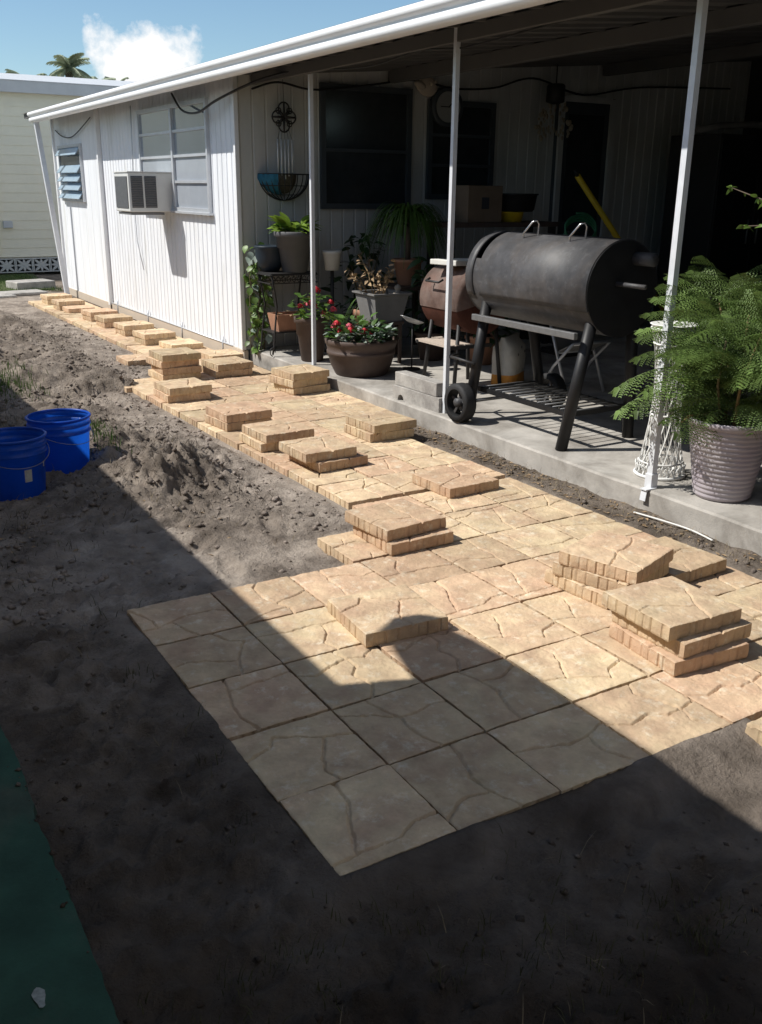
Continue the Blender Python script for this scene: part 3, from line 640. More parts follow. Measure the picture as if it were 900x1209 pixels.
# windows and doors in the shaded carport wall
def window_y(x0, x1, z0, z1, cols, rows, pm_, fm, y=8.0):
    fr = MB(); w = .06
    for z in (z0, z1): fr.box(((x0+x1)/2, y-.02, z), (x1-x0+w, .06, w))
    for x in (x0, x1): fr.box((x, y-.02, (z0+z1)/2), (w, .055, z1-z0-w+.002))
    for c in cols: fr.box((x0+(x1-x0)*c, y-.02, (z0+z1)/2), (.05, .05, z1-z0-w))
    cc = [0]+list(cols)+[1]; rr = [0]+list(rows)+[1]
    for r_ in rows: fr.box(((x0+x1)/2, y-.025, z0+(z1-z0)*r_), (x1-x0-w, .04, .035))
    wd = hb(fr, 'window', fm)
    for a, b in zip(cc[:-1], cc[1:]):
        for c, e in zip(rr[:-1], rr[1:]):
            q = MB(); X0, X1, Z0, Z1 = x0+(x1-x0)*a, x0+(x1-x0)*b, z0+(z1-z0)*c, z0+(z1-z0)*e
            q.box(((X0+X1)/2, y-.008, (Z0+Z1)/2), (X1-X0-.03, .012, Z1-Z0-.02)); hb(q, 'pane', pm_, wd)
window_y(4.14, 5.26, 1.64, 2.88, [], [.48], 'pane_dark', 'frame_dark')
window_y(5.55, 6.46, 1.75, 2.79, [], [.34, .66], 'pane_dark', 'frame_dark')
m = MB(); m.box((7.93, 7.97, 1.55), (.95, .06, 2.82)); dr = hb(m, 'door', 'frame_dark')
for x in (7.50, 8.36): q = MB(); q.box((x, 7.93, 1.55), (.08, .05, 2.80)); hb(q, 'door_frame', 'siding_grey', dr)
q = MB(); q.box((7.93, 7.93, 2.93), (.8, .05, .07)); hb(q, 'door_frame', 'siding_grey', dr)
q = MB(); q.box((7.93, 7.935, 2.1), (.6, .012, 1.3)); hb(q, 'pane', 'pane_dark', dr)
# far carport end; unseen near-side wall added to cut skylight
m = MB(); m.box((11.03, 2.0, 1.85), (.06, 12.3, 3.75)); hb(m, 'carport_blocking_wall', 'wall_dark'); m = MB(); m.box((7.4, -4.03, 1.55), (7.2, .06, 3.2)); hb(m, 'carport_blocking_wall', 'wall_dark')

# window air conditioner
ac = thing('air_conditioner', 'white window air conditioner jutting from the wide side window', 'air conditioner', (2.85, 10.36, 1.53))
def part(mb, name, m, parent, root=None):             # world-space mesh under a thing (or its part)
    o = mb.build(name, m); r_ = root or parent; o.parent = parent
    o.matrix_parent_inverse = (Matrix.Translation(-Vector(parent.location)) if parent.parent is None and parent.data is None else Matrix.Identity(4)); return o
y0, y1, z0, z1 = 10.07, 10.66, 1.53, 1.99
m = MB(); m.box((2.86, (y0+y1)/2, (z0+z1)/2), (.58, y1-y0, z1-z0), bev=.012); body = part(m, 'casing', 'ac_white', ac)
m = MB(); m.box((2.568, (y0+y1)/2, (z0+z1)/2), (.012, y1-y0-.09, z1-z0-.09)); part(m, 'coil_panel', 'ac_dark', ac)
for (a, b) in ((2.60, 2.745), (2.77, 2.915)):
    m = MB(); m.box(((a+b)/2, y0-.001, 1.765), (b-a, .006, .37)); gp = part(m, 'side_grille', 'ac_dark', ac)
    for k in range(17): q = MB(); q.box(((a+b)/2, y0-.007, 1.60+k*.0205), (b-a-.004, .014, .006), rot=(.5, 0, 0)); part(q, 'slat', 'ac_slat', gp)
m = MB(); m.box((2.80, (y0+y1)/2, z0-.02), (.42, y1-y0-.06, .03)); part(m, 'drip_tray', 'ac_slat', ac)
m = MB(); m.box((2.86, (y0+y1)/2, z1+.006), (.6, y1-y0+.02, .012)); part(m, 'top_lip', 'ac_white', ac)

# cables
def cable(pts, r, label, n=8, m='cable', name='cable'):
    P = [Vector(p) for p in pts]; out = []
    for i in range(len(P)-1):
        a, b = P[max(i-1, 0)], P[i]; c, d = P[i+1], P[min(i+2, len(P)-1)]
        for k in range(n):
            t = k/n; out.append(.5*((2*b)+(c-a)*t+(2*a-5*b+4*c-d)*t*t+(3*b-a-3*c+d)*t**3))
    out.append(P[-1]); mb = MB(); mb.tube(out, r, 6); return tag(mb.build(name, m), label, 'cable', 'wires under the carport eave')
cable([(3.12, 9.9, 2.88), (3.02, 9.3, 2.66), (2.98, 8.7, 2.60), (3.02, 8.2, 2.70), (3.2, 7.6, 2.84), (3.32, 6.9, 2.89), (3.36, 6.3, 2.90)], .013, 'thick black cable drooping across the wide window top')
cable([(3.3, 7.95, 2.80), (3.6, 7.94, 2.88), (4.0, 7.93, 2.83), (4.6, 7.92, 2.90), (5.3, 7.92, 3.0), (5.8, 7.9, 2.94), (6.4, 7.9, 2.98), (7.0, 7.9, 3.12), (7.8, 7.9, 2.98), (8.8, 7.9, 3.12), (10.5, 7.9, 3.2)], .012, 'black cable strung along the shaded back wall')
cable([(3.33, 6.5, 2.86), (3.33, 5.6, 2.80), (3.33, 4.8, 2.84), (3.32, 4.2, 2.80), (3.33, 3.2, 2.84), (3.33, 2.4, 2.86)], .007, 'thin wire looped along the carport beam')
cable([(3.12, 15.9, 2.72), (3.09, 15.3, 2.60), (3.09, 14.6, 2.58), (3.09, 13.5, 2.80)], .008, 'thin wire sagging above the louvred window')
mb = MB(); mb.tube([(3.118, 11.55, 2.85), (3.118, 11.6, 2.3), (3.117, 11.68, 1.7), (3.117, 11.66, 1.1), (3.118, 11.45, .72)], .007, 5); tag(mb.build('cable', 'frame_alu'), 'grey wire hanging down the white ribbed wall', 'cable', 'wires under the carport eave')

# ------------------------------------------------------------------ neighbouring home, palms, own home
NY = 20.4
nb = thing('neighbour_home', 'long cream lap-sided home with grey roof edge behind the lawn', 'house', (0, NY, 0))
m = MB(); V = []; F = []; z = .34; k = 0; xa, xb_ = -14, 9.5
while z < 3.62:
    o = len(V); V += [(xa, -.009, z), (xb_, -.009, z), (xb_, 0.0, z+.19), (xa, 0.0, z+.19), (xa, 0.004, z), (xb_, .004, z)]
    F += [(o, o+1, o+2, o+3), (o, o+4, o+5, o+1)]; z += .19
m.add(V, F); m.box((-2.2, 3.0, 1.95), (23.4, 5.9, 3.3)); m.build('lap_siding', 'lap_cream', nb)
m = MB(); m.box((-2.2, -.16, 3.76), (24.2, .05, .24)); m.box((-2.2, .02, 3.665), (24.0, .36, .03)); m.build('fascia', 'roof_grey', nb)
m = MB(); V = [(-14.4, -.2, 3.87), (9.9, -.2, 3.87), (9.9, 3, 4.3), (-14.4, 3, 4.3), (9.9, 6.3, 3.87), (-14.4, 6.3, 3.87)]; m.add(V, [(0, 1, 2, 3), (3, 2, 4, 5), (0, 3, 5), (1, 4, 2)]); m.build('roof', 'roof_grey', nb)
m = MB(); m.box((-2.2, .10, .16), (23.4, .05, .34)); m.build('skirting', 'void_dark', nb)
m = MB(); m.box((2.62, -.045, .16), (.10, .12, .36)); m.build('pier', 'breeze', nb)
bm_ = MB(); w, h = .36, .30
for sgn in (-1, 1): bm_.box((sgn*(w/2-.012), 0, h/2), (.022, .1, h)); bm_.box((0, 0, h/2+sgn*(h/2-.011)), (w-.048, .098, .02))
for a in (0, 45, 90, 135):
    L = (w-.05 if a == 0 else h-.045 if a == 90 else math.hypot(w, h)-.09); n = 8; VV = []
    ca_, sa_ = math.cos(R(a) if a in (0, 90) else math.atan2(h, w)*(1 if a == 45 else -1)), math.sin(R(a) if a in (0, 90) else math.atan2(h, w)*(1 if a == 45 else -1))
    for yy in (-.045-.002*a/45, .045):
        for i in range(n+1):
            t = i/n*2-1; wd = .024*abs(math.sin(math.pi*t))*1.0+.004
            for sd in (-1, 1): px, pz = t*L/2, sd*wd; VV.append((px*ca_-pz*sa_, yy, h/2+px*sa_+pz*ca_))
    o2 = 2*(n+1); FF = [(2*i, 2*i+1, 2*i+3, 2*i+2) for i in range(n)]+[(2*i, 2*i+2, o2+2*i+2, o2+2*i) for i in range(n)]+[(2*i+1, o2+2*i+1, o2+2*i+3, 2*i+3) for i in range(n)]
    bm_.add(VV, FF)
brz = bm_.mesh('block', 'breeze')
for k in range(16): link('block', brz, nb, (2.86+k*.365, -.03, .015))
for k in range(1, 6): link('block', brz, nb, (2.36-k*.365, -.03, .015))
m = MB(); m.box((2.72, -.06, 2.0), (.07, .07, 3.2), bev=.01); m.build('downpipe', 'lap_cream', nb)
m = MB(); m.box((2.98, -.05, 1.02), (.19, .09, .14), bev=.01); m.build('outlet_box', 'roof_grey', nb)

def palm_tree(x, y, h, r, label, seed, nf=26):
    q = random.Random(seed); root = thing('palm_tree', label, 'palm tree', (x, y, -.05), 0, 'palms behind the neighbouring home')
    m = MB(); m.tube([(0, 0, 0), (.1, .05, h*.5), (.05, .1, h)], [.2, .15, .13], 10); m.build('trunk', 'bark', root)
    c = MB()
    for k in range(nf):
        a = q.uniform(0, 6.283); e = q.uniform(-.35, 1.35); L = r*q.uniform(.8, 1.1); pts = []
        for i in range(9):
            t = i/8; rr = L*t*math.cos(e*(1-.35*t)); zz = h+L*t*math.sin(e)-.62*L*t*t*(1.1-.5*math.sin(max(e, 0)))
            pts.append(Vector((.05+rr*math.cos(a), .1+rr*math.sin(a), zz)))
        c.tube(pts, [.025*(1-.8*i/8) for i in range(9)], 4, sm=False)
        for i in range(1, 9):
            for s in range(4):
                p = pts[i-1].lerp(pts[i], (s+.5)/4); t = (i-1+s/4)/8; tang = (pts[i]-pts[i-1]).normalized(); side = tang.cross(Vector((0, 0, 1))).normalized()
                ll = r*.34*(1-.65*abs(t-.35)); 
                for sg in (-1, 1):
                    tip = p+side*sg*ll*.8+tang*ll*.55+Vector((0, 0, -ll*q.uniform(.3, .7))); wv = tang*.016
                    c.add([p-wv, p+wv, p.lerp(tip, .6)+wv*.8+Vector((0, 0, .03)), tip], [(0, 1, 2), (0, 2, 3)])
    c.build('crown', 'palm_leaf', root)
palm_tree(7.95, 34, 5.65, .85, 'tall palm, the highest crown above the cream home', 3)
palm_tree(6.95, 36, 5.2, .85, 'lower dark palm with drooping fronds, crown at tallest palm\'s open side', 5)
palm_tree(9.1, 35, 5.25, .75, 'low palm between the tallest palm and the white house', 8)
palm_tree(11.4, 40, 5.75, .6, 'tiny distant palm tip against the cloud', 12, 14)

# the photographer's own home: throws the big shadow over yard and paving
own = thing('home_with_awning', 'pale home with flat awning that shades the near yard', 'house', (-2.6, 2, 0))
m = MB(); m.box((-2.4, 1.5, 1.2), (4.0, 21, 2.5)); m.build('wall', 'tan_wall', own)
m = MB(); m.box((-1.25, 4.0, 2.625), (4.82, 17.5, .05)); m.build('roof', 'roof_grey', own)
m = MB(); out = [(-1.0, -9.0), (1.905, -9.0), (1.88, -.3), (1.855, -.02), (1.83, .10), (1.775, .17), (1.68, .18), (1.56, .10), (1.487, -.175), (1.22, -.076), (-1.0, -.076)]
n = len(out); m.add([(a, b, 2.58) for a, b in out]+[(a, b, 2.64) for a, b in out], [tuple(range(n))[::-1], tuple(range(n, 2*n))]+[(i, (i+1) % n, n+(i+1) % n, n+i) for i in range(n)]); m.build('awning', 'roof_grey', own)

blk = thing('sky_blocker', 'unseen tan shed closing the street end of the yard', 'blocker', (1.2, -5.2, -.05))  # unseen box behind the camera, added to block skylight on the near yard
m = MB(); m.box((0, 0, 1.5), (5.2, 2.4, 3.0)); m.build('wall', 'tan_wall', blk); m = MB(); m.add([(-2.8, -1.4, 3.0), (2.8, -1.4, 3.0), (2.8, 1.4, 3.0), (-2.8, 1.4, 3.0), (-2.8, 0, 3.7), (2.8, 0, 3.7)], [(0, 1, 5, 4), (2, 3, 4, 5), (0, 4, 3), (1, 2, 5), (3, 2, 1, 0)]); m.build('roof', 'roof_grey', blk)

# concrete stepping slabs at the far end of the path
for (x, y, w, d, h, lab) in ((2.72, 17.3, .75, .55, .16, 'thick grey concrete slab lying on the far lawn edge'), (2.35, 16.35, .8, .5, .06, 'flat grey slab beside the far end of the path'), (1.75, 16.0, .8, .45, .05, 'low grey slab at the far edge of the dirt')):
    m = MB(); m.box((0, 0, h/2), (w, d, h), bev=.02); o = m.build('concrete_slab_piece', 'block_concrete', None, (x, y, -.05), (0, 0, .2)); tag(o, lab, 'slab')

# ------------------------------------------------------------------ things on the carport slab
# big black barrel smoker
sm = thing('barrel_smoker', 'big black barrel smoker grill on tubular legs beside the thin post', 'grill', (3.69, 3.475, SL))
rc, zc, hl = .318, 1.10, .675
def arc_shell(a0, a1, y0, y1, r, n=28, th=.012):
    m = MB(); V = []
    for rr in (r, r-th):
        for k in range(n+1):
            a = a0+(a1-a0)*k/n; V += [(rr*math.cos(a), y0, zc+rr*math.sin(a)), (rr*math.cos(a), y1, zc+rr*math.sin(a))]
    o = 2*(n+1); F = [(2*k, 2*k+2, 2*k+3, 2*k+1) for k in range(n)]+[(o+2*k, o+2*k+1, o+2*k+3, o+2*k+2) for k in range(n)]
    F += [(2*k, o+2*k, o+2*k+2, 2*k+2) for k in range(n)]+[(2*k+1, 2*k+3, o+2*k+3, o+2*k+1) for k in range(n)]+[(0, 1, o+1, o), (2*n, o+2*n, o+2*n+1, 2*n+1)]
    m.add(V, F); m.smooth = [i < 2*n for i in range(len(F))]; return m
arc_shell(R(-205), R(28), -hl, hl, rc).build('barrel', 'grill_black', sm)
arc_shell(R(22), R(205), -hl+.004, hl-.16, rc+.010).build('lid', 'grill_black', sm)
arc_shell(R(20), R(206), hl-.085, hl-.002, rc+.009).build('end_band', 'grill_black', sm)
for sy in (-1, 1):
    m = MB(); m.lathe([(0, 0), (rc+.002, 0), (rc+.002, .012), (0, .012)], (0, sy*(hl-.003)-.006, zc), 40, axis='Y', sm=False); m.build('end_plate', 'grill_black2', sm)
for y in (-.30, .20):
    a = R(112); px, pz = rc*math.cos(a), zc+rc*math.sin(a)
    m = MB(); m.tube([(px-.02, y+.02, pz-.02), (px-.035, y+.015, pz+.03), (px-.01, y-.055, pz+.115), (px+.01, y-.075, pz+.125), (px+.035, y-.075, pz+.10), (px+.03, y-.07, pz+.0)], .0075, 8); m.build('lid_handle', 'chrome', sm)
m = MB(); m.tube([(-.06, -hl+.01, zc+.04), (-.06, -hl-.26, zc+.04)], .016, 10); m.build('side_rod', 'grill_black', sm)
m = MB(); m.tube([(.10, -hl+.01, zc+.20), (.10, -hl-.16, zc+.20)], .045, 14); m.build('chimney_stub', 'grill_black', sm)
legs = [((-.33, -.55, 0), (-.20, -.62, .90)), ((.36, -.50, 0), (.20, -.6, .90)), ((-.36, .50, .12), (-.22, .52, .92)), ((.36, .50, .12), (.2, .52, .92))]
for a, b in legs: m = MB(); m.tube([a, b], .042, 14); m.build('leg', 'grill_black2', sm)
m = MB(); m.box((-.325, -.03, .80), (.035, 1.16, .045), bev=.004); m.build('front_bar', 'steel_bar', sm)
for x in (-.24, .26):
    m = MB(); m.box((x, 0, .235), (.03, 1.04, .035)); m.build('shelf_rail', 'grill_black2', sm)
for k in range(13):
    m = MB(); m.tube([(-.24, -.5+k*1.0/12, .257), (.26, -.5+k*1.0/12, .257)], .006, 6); m.build('shelf_rod', 'steel_bar', sm)
for y in (-.51, .51): m = MB(); m.box((.01, y, .24), (.56, .03, .035)); m.build('shelf_rail', 'grill_black2', sm)
for sx in (-.455, .46):
    m = MB(); m.lathe([(.108, -.05), (.146, -.05), (.152, -.03), (.152, .03), (.146, .05), (.108, .05), (.108, -.05)], (sx, .50, .152), 32, axis='X'); wh = m.build('wheel', 'tyre', sm)
    m = MB(); m.lathe([(0, -.04), (.035, -.04), (.035, .04), (0, .04)], (sx, .50, .152), 14, axis='X')
    for k in range(5):
        a = k*2*math.pi/5+.3; m.box((sx, .50+.07*math.cos(a), .152+.07*math.sin(a)), (.018, .09, .022), rot=(a, 0, 0))
    m.build('spokes', 'grill_black', wh)
m = MB(); m.tube([(-.46, .50, .152), (.46, .50, .152)], .014, 8); m.build('axle', 'steel_bar', sm)
m = MB(); m.tube([(-.36, .46, .45), (-.40, .62, .47), (-.36, .80, .46), (-.25, .84, .46)], .012, 8); m.build('tow_handle', 'iron', sm)

for y in (-.38, .30):
    m = MB(); m.box((.235, y, zc+.225), (.03, .07, .05), rot=(0, .7, 0)); m.tube([(.25, y-.04, zc+.235), (.25, y+.04, zc+.235)], .011, 8); m.build('hinge', 'grill_black2', sm)

# rusty drum grill behind it
rg = thing('drum_grill', 'rust-brown drum grill with white board on top, behind the smoker', 'grill', (4.06, 5.12, SL))
zc2, r2_ = .80, .29
m = MB(); n = 30
def drum(a0, a1, r, y0, y1, m_, name):
    mb = MB(); prof = [(y0-.03, .55*r), (y0-.012, .85*r), (y0, r), (y1, r), (y1+.012, .85*r), (y1+.03, .55*r)]; V = []; k = len(prof)
    for i in range(n+1):
        a = a0+(a1-a0)*i/n
        V += [(rr*math.cos(a), y, zc2+rr*math.sin(a)) for y, rr in prof]
    mb.add(V, [(i*k+j, i*k+j+1, (i+1)*k+j+1, (i+1)*k+j) for i in range(n) for j in range(k-1)], 0, True)
    for y, q in ((y0-.03, 0), (y1+.03, k-1)): o = len(mb.v); mb.add([(0, y, zc2)]+[V[i*k+q] for i in range(n+1)], [(0, i+1, i+2) for i in range(n)])
    return mb.build(name, m_, rg)
drum(R(-15), R(195), r2_+.006, -.30, .27, 'rust', 'lid'); drum(R(165), R(375), r2_, -.295, .265, 'rust_dark', 'bowl')
for a, b in (((-.26, -.26, 0), (-.20, -.22, .60)), ((.26, -.26, 0), (.2, -.22, .60)), ((-.26, .24, 0), (-.2, .20, .6)), ((.26, .24, 0), (.2, .2, .6))): q = MB(); q.tube([a, b], .018, 8); q.build('leg', 'iron', rg)
for k in range(3): q = MB(); q.box((-.30+k*.10, 0, .42-.0), (.085, .5, .02)); q.build('shelf_slat', 'wood_pale', rg)
q = MB(); q.box((-.10, .22, .41), (.5, .03, .03)); q.box((-.10, -.24, .405), (.5, .03, .03)); q.build('shelf_rail', 'iron', rg)
q = MB(); q.tube([(-.30, -.1, .98), (-.345, -.1, .96), (-.345, .1, .96), (-.30, .1, .98)], .01, 6); q.build('lid_handle', 'iron', rg)
b = MB(); b.box((0, 0, 0), (.50, .30, .045), bev=.006); b.v = [(x, y, z) for x, y, z in b.v]; tag(b.build('board', 'board_white', None, (4.02, 5.12, SL+zc2+r2_+.026), (0, .03, .25)), 'white painted board resting on the rusty drum grill', 'board')

# grey concrete blocks on the slab edge
m = MB(); L, w, h = .66, .12, .118; n = 12; V = []
out = [(-L/2, 0)]+[(-L*.32-.045*math.cos(R(k*180/8)), .055*math.sin(R(k*180/8))) for k in range(9)]+[(L/2, 0), (L/2, h), (-L/2, h)]
k = len(out); m.add([(-w/2, -a, b) for a, b in out]+[(w/2, -a, b) for a, b in out], [tuple(range(k)), tuple(range(k, 2*k))[::-1]]+[(i, (i+1) % k, k+(i+1) % k, k+i) for i in range(k)])
tag(m.build('concrete_block', 'block_concrete', None, (3.30, 4.63, SL), (0, 0, .05)), 'grey concrete block with arched notch, lying on the slab edge', 'block')
m = MB(); m.box((0, 0, .058), (.115, .62, .112), bev=.006); tag(m.build('concrete_block', 'block_concrete', None, (3.315, 4.66, SL+.118), (0, 0, .02)), 'grey concrete block stacked on the notched one', 'block')
m = MB(); m.box((0, 0, .05), (.11, .5, .1), bev=.006); tag(m.build('concrete_block', 'block_concrete', None, (3.46, 4.55, SL), (0, 0, .1)), 'grey concrete block lying behind the stacked pair', 'block')

# ------------------------------------------------------------------ plants and pots
def leaf_mesh(name, L, W, m, fold=.18, droop=.25, n=5, tip=1.0):
    mb = MB(); V = []
    for i in range(n+1):
        t = i/n; w = W/2*(math.sin(math.pi*min(1, t*.92+.08)**.85)**tip if i < n else 0.02); z = -droop*L*t*t; x = L*t
        V += [(x, -w, z+w*fold), (x, 0, z), (x, w, z+w*fold)]
    F = []
    for i in range(n): F += [(3*i, 3*i+3, 3*i+4, 3*i+1), (3*i+1, 3*i+4, 3*i+5, 3*i+2)]
    mb.add(V, F, 0, True); me = bpy.data.meshes.new(name); me.from_pydata(mb.v, [], mb.f); me.materials.append(MT[m]); me.polygons.foreach_set('use_smooth', [True]*len(F)); return me
def pot(root, prof, m, soil_r, soil_z, n=36, name='pot'):
    mb = MB(); mb.lathe(prof, (0, 0, 0), n); p = mb.build(name, m, root)
    s = MB(); s.lathe([(0, soil_z+.01), (soil_r*.5, soil_z+.012), (soil_r, soil_z)], (0, 0, 0), 20); s.build('soil', 'soil', root); return p
def pot_prof(rb, rt, h, lip=.012, th=.012):
    return [(0, 0), (rb*.9, 0), (rb, .01), (rb+(rt-rb)*.86, h*.86), (rt+lip, h*.88), (rt+lip, h-.006), (rt+lip-.006, h), (rt-th, h), (rt-th, h*.6), (0, h*.55)]
def leaves(root, me, n, c, spread, zr, pitch, q, sc=(.7, 1.2), name='leaf', center_out=True):
    for k in range(n):
        a = q.uniform(0, 6.283); r = spread*math.sqrt(q.random()); x, y = r*math.cos(a), r*math.sin(a); z = q.uniform(*zr)
        az = a+q.gauss(0, .5) if center_out else q.uniform(0, 6.283)
        link(name, me, root, (c[0]+x, c[1]+y, c[2]+z), (q.gauss(0, .25), -q.uniform(*pitch), az), q.uniform(*sc))

# lavender ribbed pot with tall ferny plant
pl = thing('potted_fern', 'tall feathery green fern plant in lavender ribbed pot on slab corner', 'plant', (3.515, 1.66, SL))
prof = [(0, 0), (.150, 0), (.158, .008)]; nr = 15
for k in range(nr):
    z = .01+k*.43/nr; r = .160+.075*(z/.45); prof += [(r, z+.003), (r+.0065, z+.009), (r+.0075, z+.018), (r+.0035, z+.026)]
prof += [(.242, .445), (.252, .452), (.252, .475), (.244, .482), (.232, .478), (.226, .40), (0, .39)]
pot(pl, prof, 'pot_lavender', .228, .43, 48)
def frond_mesh(k, L=.42, npin=15):
    q = random.Random(k); mb = MB(); pts = [Vector((L*t, 0, .10*L*math.sin(t*2.2)-.42*L*t*t)) for t in [i/10 for i in range(11)]]
    mb.tube(pts, [.0035*(1-.8*i/10) for i in range(11)], 4, sm=False)
    for i in range(npin):
        t = .10+.88*i/npin; f = t*10; a = int(f); p = pts[a].lerp(pts[min(a+1, 10)], f-a); tg = (pts[min(a+1, 10)]-pts[a]).normalized()
        pl_ = L*.40*math.sin(math.pi*(.18+.80*t)**.8)*q.uniform(.85, 1.1)+.012
        for sg in (-1, 1):
            dr = (Vector((0, sg, 0))*.86+tg*.55+Vector((0, 0, -.16-.2*q.random()))).normalized(); up_ = Vector((0, 0, 1)); nl = 8
            wv = dr.cross(up_).normalized()
            for j in range(nl):
                s = (j+.6)/nl; c = p+dr*pl_*s+Vector((0, 0, -.22*pl_*s*s)); lw2 = .0125*(1-.6*s)*L/.42+.003
                for s2 in (-1, 1):
                    tp = c+wv*s2*lw2+dr*lw2*.75; b = dr*.0042
                    mb.add([c-b, c+b, tp+b*.3+Vector((0, 0, -.002)), tp-b*.8], [(0, 1, 2, 3)])
    me = bpy.data.meshes.new('frond'); me.from_pydata(mb.v, [], mb.f); me.materials.append(MT['leaf_fern']); return me
FM = [frond_mesh(k, .42, 11+k) for k in range(4)]
q = random.Random(21)
stems = []
for k in range(5):
    a = q.uniform(0, 6.28); h = q.uniform(.45, .80); p0 = Vector((.08*math.cos(a), .08*math.sin(a), .42)); p1 = Vector((.16*math.cos(a), .16*math.sin(a), .42+h*.5)); p2 = Vector((.24*math.cos(a+.3), .24*math.sin(a+.3), .42+h))
    mb = MB(); mb.tube([p0, p1, p2], [.010, .008, .005], 6); mb.build('stem', 'stem_tan' if k < 2 else 'stem', pl); stems.append((p0, p1, p2))
mb = MB(); mb.tube([(-.02, -.05, .40), (-.03, -.06, .75), (-.06, -.07, 1.08)], .007, 6); mb.build('stake', 'stem_tan', pl)
for k in range(190):
    p0, p1, p2 = stems[k % 5]; t = q.uniform(.1, 1.05)
    p = p0.lerp(p1, t*2) if t < .5 else p1.lerp(p2, t*2-1); a = q.uniform(0, 6.283); e = q.uniform(.0, .95) if t < .9 else q.uniform(.4, 1.2)
    link('frond', FM[k % 4], pl, p, (q.gauss(0, .45), -e, a), q.uniform(.5, 1.0))
for (x, y, z, a, e, s) in ((-.1, .1, .9, 2.45, .35, 1.05), (-.12, .1, .82, 2.7, .3, 1.1), (-.1, .12, .98, 2.6, .5, 1.0), (-.14, .05, .86, 3.0, .3, .95), (-.1, .14, .9, 2.1, .4, 1.0), (-.08, .0, .95, 3.3, .4, .9), (-.12, .1, .7, 2.9, .15, 1.05), (-.12, .14, .74, 2.5, .05, 1.25), (-.14, .16, .62, 2.35, -.05, 1.15), (-.10, .15, .68, 2.75, -.12, 1.1), (-.05, .1, 1.06, 2.4, .5, 1.0), (0, 0, 1.12, 2.2, .8, .9), (.1, 0, 1.15, -.9, .9, .9)):
    link('frond', FM[0], pl, (x, y, z), (0, -e, a), s)
mb = MB(); mb.tube([(-.02, 0, .43), (-.12, .06, .50), (-.22, .12, .49), (-.26, .14, .45)], [.012, .01, .008, .004], 6); mb.build('stem', 'stem_tan', pl)

# white wicker hourglass stand
wk = thing('wicker_stand', 'white woven wicker hourglass plant stand beside the lavender pot', 'plant stand', (3.52, 2.16, SL))
def wr(t): return .062+.088*(1-t)**2.6+.070*t**3.2
H = .92; mb = MB(); nn_ = 18
for sg in (-1, 1):
    for k in range(nn_):
        pts = []
        for i in range(15):
            t = i/14; a = 2*math.pi*k/nn_+sg*t*2.1; r = wr(t)+.003*sg; pts.append((r*math.cos(a), r*math.sin(a), .02+H*t))
        mb.tube(pts, .0042, 4, sm=False)
mb.build('lattice', 'wicker', wk)
for t, rr in ((0, .011), (.09, .006), (.42, .007), (.9, .006), (1., .010)):
    mb = MB(); r = wr(t)+.004; mb.tube([(r*math.cos(a), r*math.sin(a), .012+H*t) for a in [2*math.pi*i/28 for i in range(29)]], rr, 6, cap=False); mb.build('hoop', 'wicker', wk)
mb = MB()
for k in range(22):
    a = 2*math.pi*k/22; pts = [((wr(0)-.01+.016*math.sin(i/6*math.pi))*math.cos(a+i*.05), (wr(0)-.01+.016*math.sin(i/6*math.pi))*math.sin(a+i*.05), .012+.07*abs(math.sin(i/6*math.pi))) for i in range(7)]; mb.tube(pts, .004, 4)
mb.build('scalloped_foot', 'wicker', wk)
mb = MB(); mb.lathe([(0, .92), (.11, .925), (.145, .955), (.152, .96), (.14, .962), (.1, .94), (0, .935)], (0, 0, 0), 28); mb.build('dish', 'wicker', wk)

# half-barrel planter
bp = thing('barrel_planter', 'wide dark brown half-barrel planter with silvery leaves behind the post', 'planter', (3.56, 6.10, SL))
pr = [(0, 0), (.245, 0), (.255, .01), (.30, .10), (.325, .20), (.335, .205), (.337, .235), (.328, .24), (.345, .30), (.352, .305), (.356, .345), (.345, .352), (.328, .345), (.32, .29), (0, .27)]
pot(bp, pr, 'pot_brown', .325, .315, 40)
lsil = leaf_mesh('leaf', .09, .055, 'leaf_silver'); ldk = leaf_mesh('leaf', .085, .06, 'leaf_dark'); lmid = leaf_mesh('leaf', .09, .06, 'leaf_mid')
q = random.Random(4)
leaves(bp, lsil, 95, (0, 0, .33), .30, (0, .10), (-.2, .9), q); leaves(bp, ldk, 120, (0, 0, .33), .33, (0, .14), (-.2, .9), q); leaves(bp, lmid, 70, (-.08, .02, .35), .27, (0, .2), (.2, 1.0), q)
def flower_mesh(name, r, m):
    mb = MB(); qq = random.Random(9)
    for k in range(26):
        a = qq.uniform(0, 6.28); e = qq.uniform(-.1, 1.5); d = Vector((math.cos(a)*math.cos(e), math.sin(a)*math.cos(e), math.sin(e))); c = d*r*.8; u_ = d.orthogonal().normalized()*r*.36; v_ = d.cross(u_)
        mb.add([c-u_, c-v_, c+u_+d*r*.2, c+v_], [(0, 1, 2, 3)])
    me = bpy.data.meshes.new(name); me.from_pydata(mb.v, [], mb.f); me.materials.append(MT[m]); return me
fr_, fp_ = flower_mesh('flower', .042, 'petal_red'), flower_mesh('flower', .042, 'petal_pink')
for (x, y, z, f, s) in ((-.22, .03, .42, fr_, .8), (-.16, -.05, .46, fp_, 1.1), (-.02, -.10, .43, fr_, .7), (.03, -.16, .40, fr_, .8), (-.26, .08, .46, fp_, .8), (-.2, -.14, .44, fr_, 1.0), (-.28, -.02, .5, fr_, .9), (-.1, -.2, .42, fp_, .8)): link('flower', f, bp, (x, y, z), None, s)
